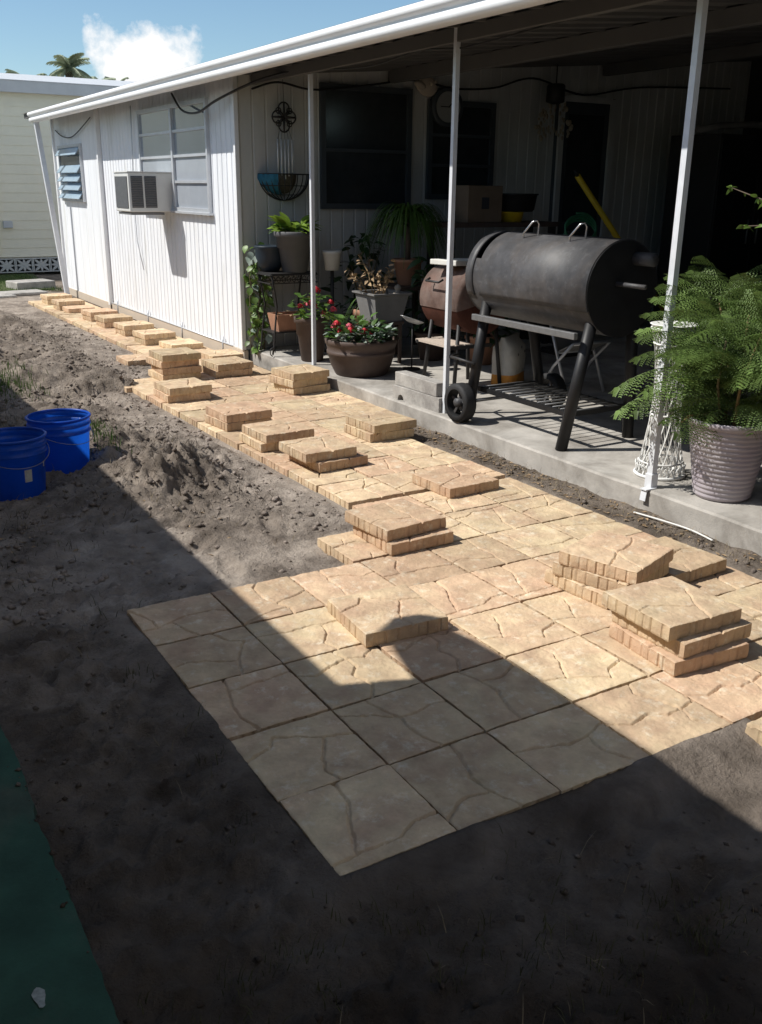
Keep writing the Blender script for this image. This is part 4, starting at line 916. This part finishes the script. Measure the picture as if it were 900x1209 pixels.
# tall brown pot of geraniums
tp = thing('geranium_pot', 'tall brown tapered pot of red geraniums at the thin post', 'flower pot', (3.47, 6.98, SL))
pot(tp, pot_prof(.115, .175, .46), 'pot_brown', .16, .42)
q = random.Random(6); lg = leaf_mesh('leaf', .075, .08, 'leaf_mid', droop=.15)
leaves(tp, lg, 70, (0, 0, .45), .19, (0, .22), (-.3, .8), q); leaves(tp, leaf_mesh('leaf', .085, .07, 'leaf_bright'), 18, (0, -.05, .44), .19, (0, .08), (0, .8), q)
for (x, y, z, f, s) in ((.02, -.06, .72, fr_, 1.25), (-.08, -.10, .60, fp_, 1.25), (-.04, -.14, .57, fr_, 1.1), (.16, -.12, .60, fr_, .9), (.2, -.10, .52, fp_, 1.0), (.06, -.16, .50, fp_, .9), (-.12, .02, .56, fr_, .9)): link('flower', f, tp, (x, y, z), None, s)

# bushy dark plants crowding the shade behind the pots
def bush(loc, r, h, n, m, seed, label, pm_='pot_brown'):
    b = thing('potted_bush', label, 'plant', loc); pot(b, pot_prof(.12, .17, .3), pm_, .15, .27); q = random.Random(seed); lm_ = leaf_mesh('leaf', .13, .05, m, droop=.45)
    for k in range(7):
        a = q.uniform(0, 6.28); mb = MB(); mb.tube([(0, 0, .25), (r*.3*math.cos(a), r*.3*math.sin(a), .25+h*.5), (r*.6*math.cos(a), r*.6*math.sin(a), .25+h*.9)], [.008, .006, .003], 5); mb.build('stem', 'stem', b)
    for k in range(n):
        a = q.uniform(0, 6.28); t = q.random(); rr = r*math.sqrt(q.random())*(.5+.6*math.sin(math.pi*min(1, t+.15))); link('leaf', lm_, b, (rr*math.cos(a), rr*math.sin(a), .28+h*t), (q.gauss(0, .4), q.uniform(-.7, .6), a+q.gauss(0, .6)), q.uniform(.6, 1.3))
bush((4.62, 6.45, SL), .30, .75, 170, 'leaf_dark', 51, 'bushy dark green plant in pot behind the rusty drum grill')
bush((4.42, 7.55, SL), .32, .95, 170, 'leaf_dark', 52, 'tall dark bushy plant below the screened window')
bush((4.95, 6.0, SL), .28, .6, 130, 'leaf_dark', 53, 'low dark bushy plant in the shade beside the rusty grill', 'terracotta')

# wrought-iron stand with pots
st = thing('iron_stand', 'black wrought-iron two-tier plant stand at the shaded wall corner', 'plant stand', (3.47, 7.55, SL))
for zt, w in ((.86, .27), (.25, .24)):
    mb = MB(); mb.box((0, 0, zt), (2*w, .34, .014)); sh = mb.build('shelf', 'iron', st)
    if zt > .5:
        mb = MB()
        for y in (-.172, .172):
            for z in (zt-.012, zt-.095): mb.box((0, y, z), (2*w+.02, .010, .010))
            for k in range(9):
                x = -w+.03+k*(2*w-.06)/8; mb.tube([(x+.022*math.cos(t), y, zt-.054+.03*math.sin(t)) for t in [i*.7 for i in range(10)]], .004, 4)
        for x in (-w-.004, w+.004):
            for z in (zt-.012, zt-.095): mb.box((x, 0, z), (.010, .344, .010))
        mb.build('scroll_rail', 'iron', sh)
for sx in (-1, 1):
    for sy in (-1, 1):
        mb = MB(); mb.tube([(sx*.26, sy*.165, .86), (sx*.23, sy*.16, .70), (sx*.20, sy*.15, .52), (sx*.235, sy*.16, .25), (sx*.25, sy*.165, .10), (sx*.27, sy*.17, .02)], .010, 6)
        mb.tube([(sx*(.27+.03*math.cos(t)), sy*.17, .05+.045*math.sin(t)) for t in [-1.5+i*.6 for i in range(9)]], .006, 5); mb.build('leg', 'iron', st)
dp = thing('leafy_pot', 'dark grey tapered pot of bright green leaves on iron stand', 'plant', (3.54, 7.50, SL+.867))
pot(dp, pot_prof(.135, .205, .42), 'pot_grey', .19, .385)
q = random.Random(17); lb = leaf_mesh('leaf', .19, .095, 'leaf_bright', droop=.35, n=6)
leaves(dp, lb, 38, (0, 0, .40), .15, (0, .10), (.05, 1.05), q, (.65, 1.15)); leaves(dp, leaf_mesh('leaf', .17, .085, 'leaf_mid', droop=.3), 16, (0, 0, .40), .13, (0, .06), (0, .9), q, (.7, 1.1))
bp2 = thing('blue_pot', 'dark blue-black round pot behind the leafy pot on stand', 'flower pot', (3.33, 7.68, SL+.867)); mb = MB(); mb.lathe([(0, 0), (.09, 0), (.13, .06), (.155, .16), (.15, .24), (.165, .26), (.155, .27), (.13, .24), (0, .22)], (0, 0, 0), 28); mb.build('pot', 'pot_blue', bp2)
wp = thing('white_pot', 'small white pot beside the leafy pot near the post', 'flower pot', (3.95, 7.42, .0)); mb = MB(); mb.lathe([(0, SL+.88), (.075, SL+.88), (.10, SL+1.05), (.108, SL+1.055), (.108, SL+1.09), (.09, SL+1.09), (0, SL+1.03)], (0, 0, 0), 24); mb.build('pot', 'pot_white', wp); mb = MB(); mb.tube([(0, 0, SL), (0, 0, SL+.89)], .02, 8); mb.lathe([(0, SL), (.12, SL), (.12, SL+.015), (0, SL+.02)], (0, 0, 0), 20); mb.build('pedestal', 'iron', wp)
bx = thing('terracotta_trough', 'small terracotta box planter on the lower shelf of iron stand', 'planter', (3.45, 7.50, SL+.257))
mb = MB(); V = [(-.16, -.10, 0), (.16, -.10, 0), (.16, .10, 0), (-.16, .10, 0), (-.19, -.13, .18), (.19, -.13, .18), (.19, .13, .18), (-.19, .13, .18), (-.17, -.11, .18), (.17, -.11, .18), (.17, .11, .18), (-.17, .11, .18), (-.17, -.11, .13), (.17, -.11, .13), (.17, .11, .13), (-.17, .11, .13)]
mb.add(V, [(3, 2, 1, 0), (0, 1, 5, 4), (1, 2, 6, 5), (2, 3, 7, 6), (3, 0, 4, 7)]+[(4+i, 4+(i+1) % 4, 8+(i+1) % 4, 8+i) for i in range(4)]+[(8+i, 8+(i+1) % 4, 12+(i+1) % 4, 12+i) for i in range(4)]+[(12, 13, 14, 15)]); mb.build('pot', 'terracotta', bx)
q = random.Random(2); ldry = leaf_mesh('leaf', .07, .035, 'leaf_dry'); leaves(bx, ldry, 14, (0, 0, .14), .12, (0, .04), (-.2, .5), q)
# climbing vine on the corner
vn = thing('climbing_vine', 'leafy green vine climbing beside the white house corner', 'vine', (3.245, 7.90, SL))
q = random.Random(31); lv = leaf_mesh('leaf', .075, .062, 'vine_leaf', droop=.3); lv2 = leaf_mesh('leaf', .075, .062, 'leaf_silver', droop=.3)
for k in range(6):
    ph = q.uniform(0, 6); x0 = q.uniform(-.07, .09); mb = MB(); mb.tube([(x0+.04*math.sin(ph+i*.9), -.02+.04*math.cos(ph+i*.7), i*.105) for i in range(11)], .005, 5); mb.build('stem', 'stem', vn)
for k in range(190):
    z = q.uniform(.0, 1.16); w = .08+.05*math.sin(z*6+1)**2+(.05 if z > .8 else 0)
    link('leaf', lv if q.random() < .8 else lv2, vn, (q.uniform(-w, w)+.02, q.uniform(-w, .08)-.02, z), (q.gauss(0, .5), q.uniform(.1, 1.1), q.uniform(-3.3, .2)), q.uniform(.7, 1.3))
# grey trough with dried plant and stone figure on a stool
sq = thing('plant_stool', 'low dark stool under the grey trough planter', 'stool', (4.06, 6.55, SL)); mb = MB(); mb.box((0, 0, .42), (.34, .34, .03)); mb.build('seat', 'pot_brown', sq)
for sx in (-.14, .14):
    for sy in (-.14, .14): mb = MB(); mb.box((sx, sy, .203), (.03, .03, .406)); mb.build('leg', 'pot_brown', sq)
tg_ = thing('grey_trough', 'slate grey square planter holding a dried brown plant', 'planter', (4.06, 6.55, SL+.435))
mb = MB(); V = []
for z, a in ((0, .15), (.26, .20), (.275, .225), (.29, .225), (.29, .195), (.22, .19)): V += [(-a, -a, z), (a, -a, z), (a, a, z), (-a, a, z)]
F = [(3, 2, 1, 0)]+[(4*l_+i, 4*l_+(i+1) % 4, 4*l_+4+(i+1) % 4, 4*l_+4+i) for l_ in range(5) for i in range(4)]+[(20, 21, 22, 23)]
mb.add(V, F); mb.build('pot', 'pot_slate', tg_)
q = random.Random(8)
for k in range(11):
    a = q.uniform(0, 6.28); L = q.uniform(.2, .46); mb = MB(); b = Vector((-.07+.06*math.cos(a), .06*math.sin(a), .22)); e = b+Vector((math.cos(a)*L*.55-.09, math.sin(a)*L*.5, L)); mb.tube([b, b.lerp(e, .5)+Vector((.02, 0, .04)), e], [.005, .004, .002], 4); mb.build('stem', 'stem_tan', tg_)
    for i in range(10): p = b.lerp(e, q.uniform(.25, 1)); link('leaf', ldry, tg_, p, (q.gauss(0, .8), q.uniform(-1, .6), q.uniform(0, 6.28)), q.uniform(.6, 1.1))
fg = MB(); fg.lathe([(0, 0), (.045, 0), (.05, .02), (.042, .05), (.030, .07), (.022, .082), (.034, .10), (.036, .115), (.026, .135), (.01, .145), (0, .146)], (0, 0, 0), 16); fg.sphere((-.045, -.01, .045), .022, 8); fg.sphere((.04, -.02, .04), .02, 8); fg.sphere((-.015, -.035, .115), .009, 6)
tag(fg.build('stone_figure', 'stone_fig', None, (4.19, 6.45, SL+.435+.222)), 'small pale stone figure sitting in the grey square planter', 'figurine')
bd = thing('garden_dish', 'pale metal dish on a thin stake beside the barrel planter', 'bird dish', (4.12, 6.05, SL)); mb = MB(); mb.lathe([(0, .46), (.06, .465), (.12, .50), (.125, .505), (.06, .478), (0, .472)], (0, 0, 0), 20); mb.v = [(x*1.1, y*.6, z+x*-.35) for x, y, z in mb.v]; mb.build('dish', 'tube_alu', bd); mb = MB(); mb.tube([(0, 0, 0), (0, 0, .47)], .008, 6); mb.lathe([(0, 0), (.09, 0), (.09, .012), (0, .016)], (0, 0, 0), 16); mb.build('stake', 'iron', bd)
# weeping dark plants in the shade
def strap_plant(name, label, loc, potp, potm, n, L, w, m, seed, z0, up_=(.5, 1.4)):
    root = thing(name, label, 'plant', loc); pot(root, potp, potm, potp[-2][0], z0-.02); q = random.Random(seed)
    for k in range(n):
        a = q.uniform(0, 6.283); l_ = L*q.uniform(.6, 1.1); e = q.uniform(*up_); V = []; nn2 = 9
        for i in range(nn2+1):
            t = i/nn2; r = .03+l_*.55*t*math.cos(e*.6); z = z0+l_*(.55*t*math.sin(e)*1.5-.95*t*t*(1 if i else 0)); ww = w*(1-t*.85)*.5
            V += [(r*math.cos(a)-ww*math.sin(a), r*math.sin(a)+ww*math.cos(a), z), (r*math.cos(a)+ww*math.sin(a), r*math.sin(a)-ww*math.cos(a), z)]
        mb = MB(); mb.add(V, [(2*i, 2*i+2, 2*i+3, 2*i+1) for i in range(nn2)]); mb.build('leaf', m, root)
    return root
tb = thing('plant_table', 'dark slatted table behind pots in the shade', 'table', (4.75, 7.15, SL)); mb = MB(); mb.box((0, 0, .70), (.6, .55, .04)); mb.build('tabletop', 'pot_brown', tb)
for sx in (-.26, .26):
    for sy in (-.23, .23): mb = MB(); mb.box((sx, sy, .341), (.05, .05, .682)); mb.build('leg', 'pot_brown', tb)
strap_plant('weeping_plant', 'large weeping dark green strap-leaf plant against the screened window', (4.72, 7.1, SL+.72), pot_prof(.11, .16, .28), 'terracotta', 230, 1.15, .03, 'leaf_mid', 5, .66, (.7, 1.5))
mb = MB(); mb.tube([(0, 0, .2), (0, 0, .63)], .03, 8); mb.build('stem', 'bark', bpy.data.objects['weeping_plant'])
strap_plant('spiky_plant', 'spiky green plant in terracotta pot behind the dried plant', (4.2, 6.98, SL), pot_prof(.14, .2, .5), 'terracotta', 46, .75, .018, 'leaf_mid', 9, .5, (.9, 1.6))

# ------------------------------------------------------------------ things on the shaded wall
wc = thing('wind_chime', 'black quatrefoil wind chime with silver tubes on the grey wall', 'wind chime', (3.64, 7.90, 2.54))
mb = MB()
for k in range(4):
    a = k*math.pi/2; cx, cz = .075*math.cos(a), .085*math.sin(a); mb.tube([(cx+.062*math.cos(t), 0, cz+.062*math.sin(t)) for t in [i*2*math.pi/16 for i in range(17)]], .009, 5, cap=False)
    mb.tube([(0, 0, 0), (.13*math.cos(a), 0, .14*math.sin(a))], [.016, .010], 5)
    b = a+math.pi/4; mb.tube([(0, 0, 0), (.075*math.cos(b), 0, .08*math.sin(b))], [.014, .02], 5); mb.tube([(.09*math.cos(b)+.03*math.cos(t), 0, .09*math.sin(b)+.03*math.sin(t)) for t in [i*.9 for i in range(8)]], .007, 5)
mb.build('medallion', 'iron', wc)
for k in range(5):
    x = -.085+k*.042; l_ = (.33, .36, .40, .37, .33)[k]; mb = MB(); mb.tube([(x, -.01, -.17-.05), (x, -.01, -.17-.05-l_)], .0085, 8); mb.build('tube', 'tube_alu', wc); mb = MB(); mb.tube([(x*.6, -.005, -.12), (x, -.01, -.222)], .002, 4); mb.build('string', 'iron', wc)
mb = MB(); mb.tube([(0, 0, .13), (0, .02, .46)], .003, 4); mb.build('string', 'iron', wc)
hk = thing('wall_basket', 'half-round wire wall basket with coir and teal cloth', 'basket', (3.66, 7.985, 1.97))
mb = MB()
for k in range(13):
    a = math.pi*k/12; mb.tube([(.30*math.cos(a)*math.cos(t), -.20*math.sin(a)*math.cos(t), -.27*math.sin(t)) for t in [i*math.pi/2/8 for i in range(9)]], .006, 5)
for t in (0, .45, .9): mb.tube([(.30*math.cos(t)*math.cos(a), -.20*math.cos(t)*math.sin(a)-.002, -.27*math.sin(t)) for a in [math.pi*i/16 for i in range(17)]], .008 if t == 0 else .005, 5)
mb.build('wire_frame', 'iron', hk)
def halfbowl(sx, sy, sz, a0, a1, m, name):
    mb = MB(); V = []; n = 16; mm = 8
    for j in range(mm+1):
        t = j*math.pi/2/mm
        for i in range(n+1):
            a = a0+(a1-a0)*i/n; rr = 1+.05*mnoise.noise((i*.7, j*.7, sx*9)); V.append((sx*rr*math.cos(a)*math.cos(t), -sy*rr*math.cos(t)*math.sin(a), -sz*math.sin(t)))
    mb.add(V, [(j*(n+1)+i, j*(n+1)+i+1, (j+1)*(n+1)+i+1, (j+1)*(n+1)+i) for j in range(mm) for i in range(n)], 0, True); return mb.build(name, m, hk)
halfbowl(.15, .09, .20, 0, math.pi, 'coco', 'coir_liner'); halfbowl(.31, .21, .22, math.pi*.66, math.pi*1.0, 'teal_cloth', 'cloth')
ck = thing('wall_clock', 'round grey wall clock hanging behind the middle post', 'clock', (5.75, 7.93, 2.74)); mb = MB(); mb.lathe([(0, -.03), (.17, -.03), (.2, -.04), (.22, -.02), (.22, .03), (0, .03)], (0, 0, 0), 32, axis='Y'); mb.build('case', 'frame_dark', ck); mb = MB(); mb.lathe([(0, -.036), (.168, -.034)], (0, 0, 0), 28, axis='Y'); f_ = mb.build('face', 'clock_face', ck); mb = MB(); mb.box((.03, -.045, .03), (.10, .006, .012), rot=(0, -.8, 0)); mb.box((-.05, -.045, .0), (.13, .006, .010)); mb.build('hands', 'iron', f_)
mk = MB(); mk.sphere((0, 0, 0), .13, 14, (1.15, .35, .85)); mk.sphere((-.10, -.03, -.03), .06, 10, (1.4, .5, .7)); mk.sphere((.03, -.045, .03), .02, 6); mk.sphere((.08, -.04, .07), .018, 6); tag(mk.build('wall_plaque', 'tan_wall', None, (5.46, 7.93, 2.95), (0, .3, 0)), 'pale rounded plaque on the wall above the dark window', 'plaque')
sc_ = thing('shell_chime', 'hanging shell chime lamp under the carport ceiling', 'wind chime', (7.1, 7.6, 2.42)); mb = MB(); mb.lathe([(0, .62), (.09, .62), (.11, .60), (.11, .42), (.05, .40), (0, .4)], (0, 0, 0), 16); mb.build('holder', 'iron', sc_); mb = MB(); mb.tube([(0, 0, .6), (0, 0, .84)], .008, 5); mb.build('cord', 'iron', sc_)
sh_ = MB(); sh_.sphere((0, 0, 0), .022, 6, (1, .5, 1.2)); shm = sh_.mesh('shell', 'shell')
q = random.Random(3)
for k in range(60):
    a = q.uniform(0, 6.28); z = q.uniform(0, .40); r = .10+.13*(1-abs(z-.15)/.3 if z < .45 else .2)*.9; link('shell', shm, sc_, (r*math.cos(a), r*math.sin(a), z), (0, 0, a), q.uniform(.7, 1.3))
# clutter in the dark carport
wb = thing('work_bench', 'dark work bench under the window in the carport shade', 'bench', (5.75, 6.95, SL)); mb = MB(); mb.box((0, 0, 1.36), (1.5, .5, .05)); mb.build('top', 'pot_brown', wb); mb = MB(); mb.box((0, 0, .6), (1.4, .45, .04)); mb.build('shelf', 'cabinet', wb)
for sx in (-.7, .7):
    for sy in (-.2, .2): mb = MB(); mb.box((sx, sy, .668), (.06, .06, 1.336)); mb.build('leg', 'cabinet', wb)
cb_ = thing('cardboard_box', 'brown cardboard box on the dark work bench', 'box', (5.46, 6.9, SL+1.386)); mb = MB(); mb.box((0, 0, .19), (.46, .36, .38), bev=.004); bo = mb.build('box_body', 'cardboard', cb_); mb = MB(); mb.box((0, -.182, .20), (.1, .004, .12)); mb.build('handle_hole', 'void_dark', bo)
yt = thing('yellow_tub', 'yellow tub standing beside the cardboard box', 'tub', (5.92, 6.85, SL+1.386)); mb = MB(); mb.lathe([(0, 0), (.12, 0), (.14, .10), (.145, .102), (.13, .11), (0, .10)], (0, 0, 0), 24); mb.build('tub', 'yellow', yt)
ht = MB(); ht.lathe([(0, 0), (.19, 0), (.21, .02), (.235, .17), (.25, .175), (.25, .19), (.22, .19), (.18, .05), (0, .04)], (0, 0, 0), 24); tag(ht.build('black_basin', 'black_plastic', None, (5.98, 6.85, SL+1.386+.112)), 'black plastic basin set on the yellow tub', 'basin')
yp = thing('yellow_pole', 'bright yellow pole leaning in the dark carport doorway', 'pole', (7.35, 6.5, SL)); mb = MB(); mb.tube([(1.12, .0, 0), (-.80, 0, 1.88)], .034, 10); mb.build('shaft', 'yellow', yp); mb = MB(); mb.tube([(-.80, 0, 1.88), (-.84, 0, 1.94)], .02, 8); mb.build('tip', 'black_plastic', yp)
hs = thing('garden_hose', 'coiled green garden hose behind the smoker', 'hose', (6.2, 6.0, SL)); mb = MB(); mb.tube([(.22*math.cos(t), .10*math.sin(t)*.3, 1.28+.14*math.sin(t)+.004*t) for t in [i*.35 for i in range(60)]], .012, 6); mb.build('coil', 'hose_green', hs); mb = MB(); mb.box((0, .08, .65), (.08, .08, 1.3)); mb.box((0, .04, 1.30), (.3, .10, .04)); mb.box((0, .08, .03), (.4, .4, .06)); mb.build('hanger', 'cabinet', hs)
cf = thing('dark_cabinet', 'tall dark cabinet filling the back of the carport', 'cabinet', (9.55, 6.9, SL)); mb = MB(); mb.box((0, 0, 1.2), (1.5, .8, 2.4), bev=.01); mb.build('carcass', 'cabinet', cf)
for x in (-.37, .37): mb = MB(); mb.box((x, -.405, 1.2), (.70, .02, 2.3), bev=.004); d_ = mb.build('door', 'black_plastic', cf); mb = MB(); mb.tube([(x*.25, -.43, 1.1), (x*.25, -.43, 1.4)], .012, 6); mb.build('handle', 'steel_bar', d_)
ar = MB(); ar.tube([(-1.0, 0, 0), (-.6, 0, .06), (0, 0, .10), (.7, 0, .08), (1.2, 0, .0)], .04, 8); tag(ar.build('curved_pipe', 'pot_slate', None, (9.6, 6.7, SL+2.44)), 'pale curved pipe lying on the dark cabinet', 'pipe')
for (x, y, w, d, h, m_, nm, lab, ct) in ((6.75, 6.9, .55, .5, .95, 'cabinet', 'storage_bin', 'dark storage bin beside the carport door', 'bin'), (8.75, 5.6, .8, .6, .75, 'cabinet', 'storage_chest', 'low dark storage chest before the tall cabinet', 'chest'), (9.9, 5.3, .7, .6, 1.35, 'black_plastic', 'storage_crate', 'tall black crate at the dark carport end', 'crate'), (7.9, 5.2, .6, .5, .55, 'pot_brown', 'storage_box', 'brown box on the floor behind the smoker', 'box')):
    o_ = thing(nm, lab, ct, (x, y, SL), .1); mb = MB(); mb.box((0, 0, h*.44), (w, d, h*.88), bev=.015); mb.build('body', m_, o_); mb = MB(); mb.box((0, 0, h*.925), (w+.03, d+.03, h*.10), bev=.012); mb.build('lid', m_, o_)
cbag = thing('charcoal_bag', 'white and orange printed charcoal bag standing behind the smoker leg', 'bag', (4.50, 4.98, SL), .55)
mb = MB(); V = []; F = []
for z, a, b in ((0, .19, .10), (.02, .20, .115), (.12, .205, .12), (.25, .20, .125), (.36, .195, .11), (.42, .19, .05), (.46, .19, .015)):
    V += [(a*math.copysign(abs(math.cos(t))**.45, math.cos(t)), b*math.copysign(abs(math.sin(t))**.6, math.sin(t))+.006*math.sin(z*40+t*3), z) for t in [i*2*math.pi/20 for i in range(20)]]
nl_ = 7
for l_ in range(nl_-1):
    for i in range(20): F.append((20*l_+i, 20*l_+(i+1) % 20, 20*l_+20+(i+1) % 20, 20*l_+20+i))
mb.add(V, F); mb.mi = [1 if f // 20 < 2 else 0 for f in range(len(F))]; mb.smooth = [True]*len(F); bg_ = mb.build('sack', ['bag_white', 'bag_orange'], cbag)
mb = MB()
for (x, z) in ((-.08, .30), (.0, .36), (-.02, .24), (.09, .31), (.06, .22)): mb.lathe([(0, -.001), (.014, 0)], (x, -.121, z), 8, axis='Y')
mb.build('print', 'bag_print', cbag)
ch = thing('folding_chair', 'folded metal lawn chair leaning in the shade behind the smoker', 'chair', (4.85, 4.45, SL)); 
for x in (-.22, .22):
    mb = MB(); mb.tube([(x, -.15, 0), (x, .02, .36), (x, .18, .72)], .014, 8); mb.build('leg', 'frame_alu', ch); mb = MB(); mb.tube([(x, .22, 0), (x, .05, .24), (x, -.18, .46)], .014, 8); mb.build('leg', 'frame_alu', ch)
for y, z in ((.02, .36), (-.18, .46), (.18, .72), (.22, .012)): mb = MB(); mb.tube([(-.22, y, z), (.22, y, z)], .013, 8); mb.build('crossbar', 'frame_alu', ch)
mb = MB(); mb.box((0, -.08, .415), (.42, .22, .012), rot=(-.45, 0, 0)); mb.build('seat', 'pot_slate', ch); mb = MB(); mb.box((0, .10, .54), (.42, .012, .34), rot=(-.42, 0, 0)); mb.build('backrest', 'pot_slate', ch)

# ------------------------------------------------------------------ blue buckets
def bucket(x, y, label, sticker, rz):
    b = thing('bucket', label, 'bucket', (x, y, -.05), rz, 'blue buckets on the dirt'); r0, r1, h = .172, .205, .40
    mb = MB(); mb.lathe([(0, 0), (r0-.004, 0), (r0, .006), (r0+(r1-r0)*.72, h*.72), (r1+.003, h*.73), (r1+.004, h*.755), (r1-.006, h*.765), (r1-.004, h*.84), (r1+.005, h*.85), (r1+.005, h*.875), (r1-.003, h*.885), (r1, h*.96), (r1+.009, h*.97), (r1+.011, h-.004), (r1+.004, h), (r1-.006, h), (r1-.006, h-.012)], (0, 0, 0), 48)
    body = mb.build('bucket_body', 'bucket_blue', b)
    mb = MB(); pts = [((r1+.014)*math.cos(a), (r1+.014)*math.sin(a), h*.80-.09*math.sin(a*1.0-.0)) for a in [math.pi*i/24 for i in range(25)]]; mb.tube(pts, .0024, 5); hn = mb.build('bail_handle', 'steel_bar', b, None, (0, 0, R(190)))
    for s in (-1, 1): mb = MB(); mb.lathe([(0, -.004), (.022, -.004), (.022, .012), (0, .014)], (s*(r1+.004), 0, h*.80), 12, axis='X'); mb.build('handle_ear', 'bucket_blue', b, None, (0, 0, R(190)))
    if sticker:
        n = 6; rr = lambda z: r0+(r1-r0)*z/h+.0025
        for (a0, a1, za, zb) in ((-.25, .0, .13, .21), (.55, .62, .2, .235)):
            mb = MB()
            V = [(rr(z)*math.cos(a0+(a1-a0)*i/n), rr(z)*math.sin(a0+(a1-a0)*i/n), z) for z in (za, zb) for i in range(n+1)]; mb.add(V, [(i, i+1, n+2+i, n+1+i) for i in range(n)])
            mb.build('sticker', 'bucket_mark', b, None, (0, 0, R(-68)))
    return b
bucket(-.055, 4.215, 'blue bucket with a small pale sticker, wholly in the shade', True, 0)
bucket(.33, 4.62, 'blue bucket standing against the dirt heap, its side sunlit', False, .4)

# white strip and trash in the dirt gap; branch reaching in from the right
cable([(3.10, 1.95, -.015), (3.13, 1.75, -.012), (3.15, 1.55, -.012), (3.14, 1.38, -.02)], .006, 'white plastic strip lying in the dirt beside slab', 8, 'pot_white', 'plastic_strip')
br = thing('potted_shrub', 'thin leafy twigs reaching in beside the fern plant', 'shrub', (3.56, 1.02, SL)); pot(br, pot_prof(.13, .19, .36), 'terracotta', .17, .32)
mb = MB(); mb.tube([(0, 0, .2), (.03, .0, .7), (-.03, .04, 1.2), (-.08, .14, 1.45)], [.018, .014, .010, .007], 7); mb.build('trunk', 'bark', br)
tips = [[(-.08, .14, 1.45), (-.14, .36, 1.62), (-.18, .52, 1.69), (-.22, .70, 1.75)], [(-.08, .14, 1.45), (-.14, .34, 1.53), (-.20, .50, 1.56), (-.22, .60, 1.555)], [(-.08, .13, 1.44), (-.16, .38, 1.66), (-.2, .46, 1.70)]]
lv3 = leaf_mesh('leaf', .055, .026, 'vine_leaf', droop=.3); q = random.Random(40)
for t_ in tips:
    mb = MB(); mb.tube(t_, [.006, .005, .004, .002][:len(t_)], 5); mb.build('twig', 'bark', br)
    for a, b in zip(t_[1:-1], t_[2:]):
        for k in range(7): p = Vector(a).lerp(Vector(b), q.random()); link('leaf', lv3, br, p, (q.gauss(0, .5), q.uniform(-.5, .8), q.uniform(0, 6.28)), q.uniform(.5, 1.1))
    for k in range(6): link('leaf', lv3, br, t_[-1], (q.gauss(0, .5), q.uniform(-.6, .6), q.uniform(0, 6.28)), q.uniform(.4, .8))
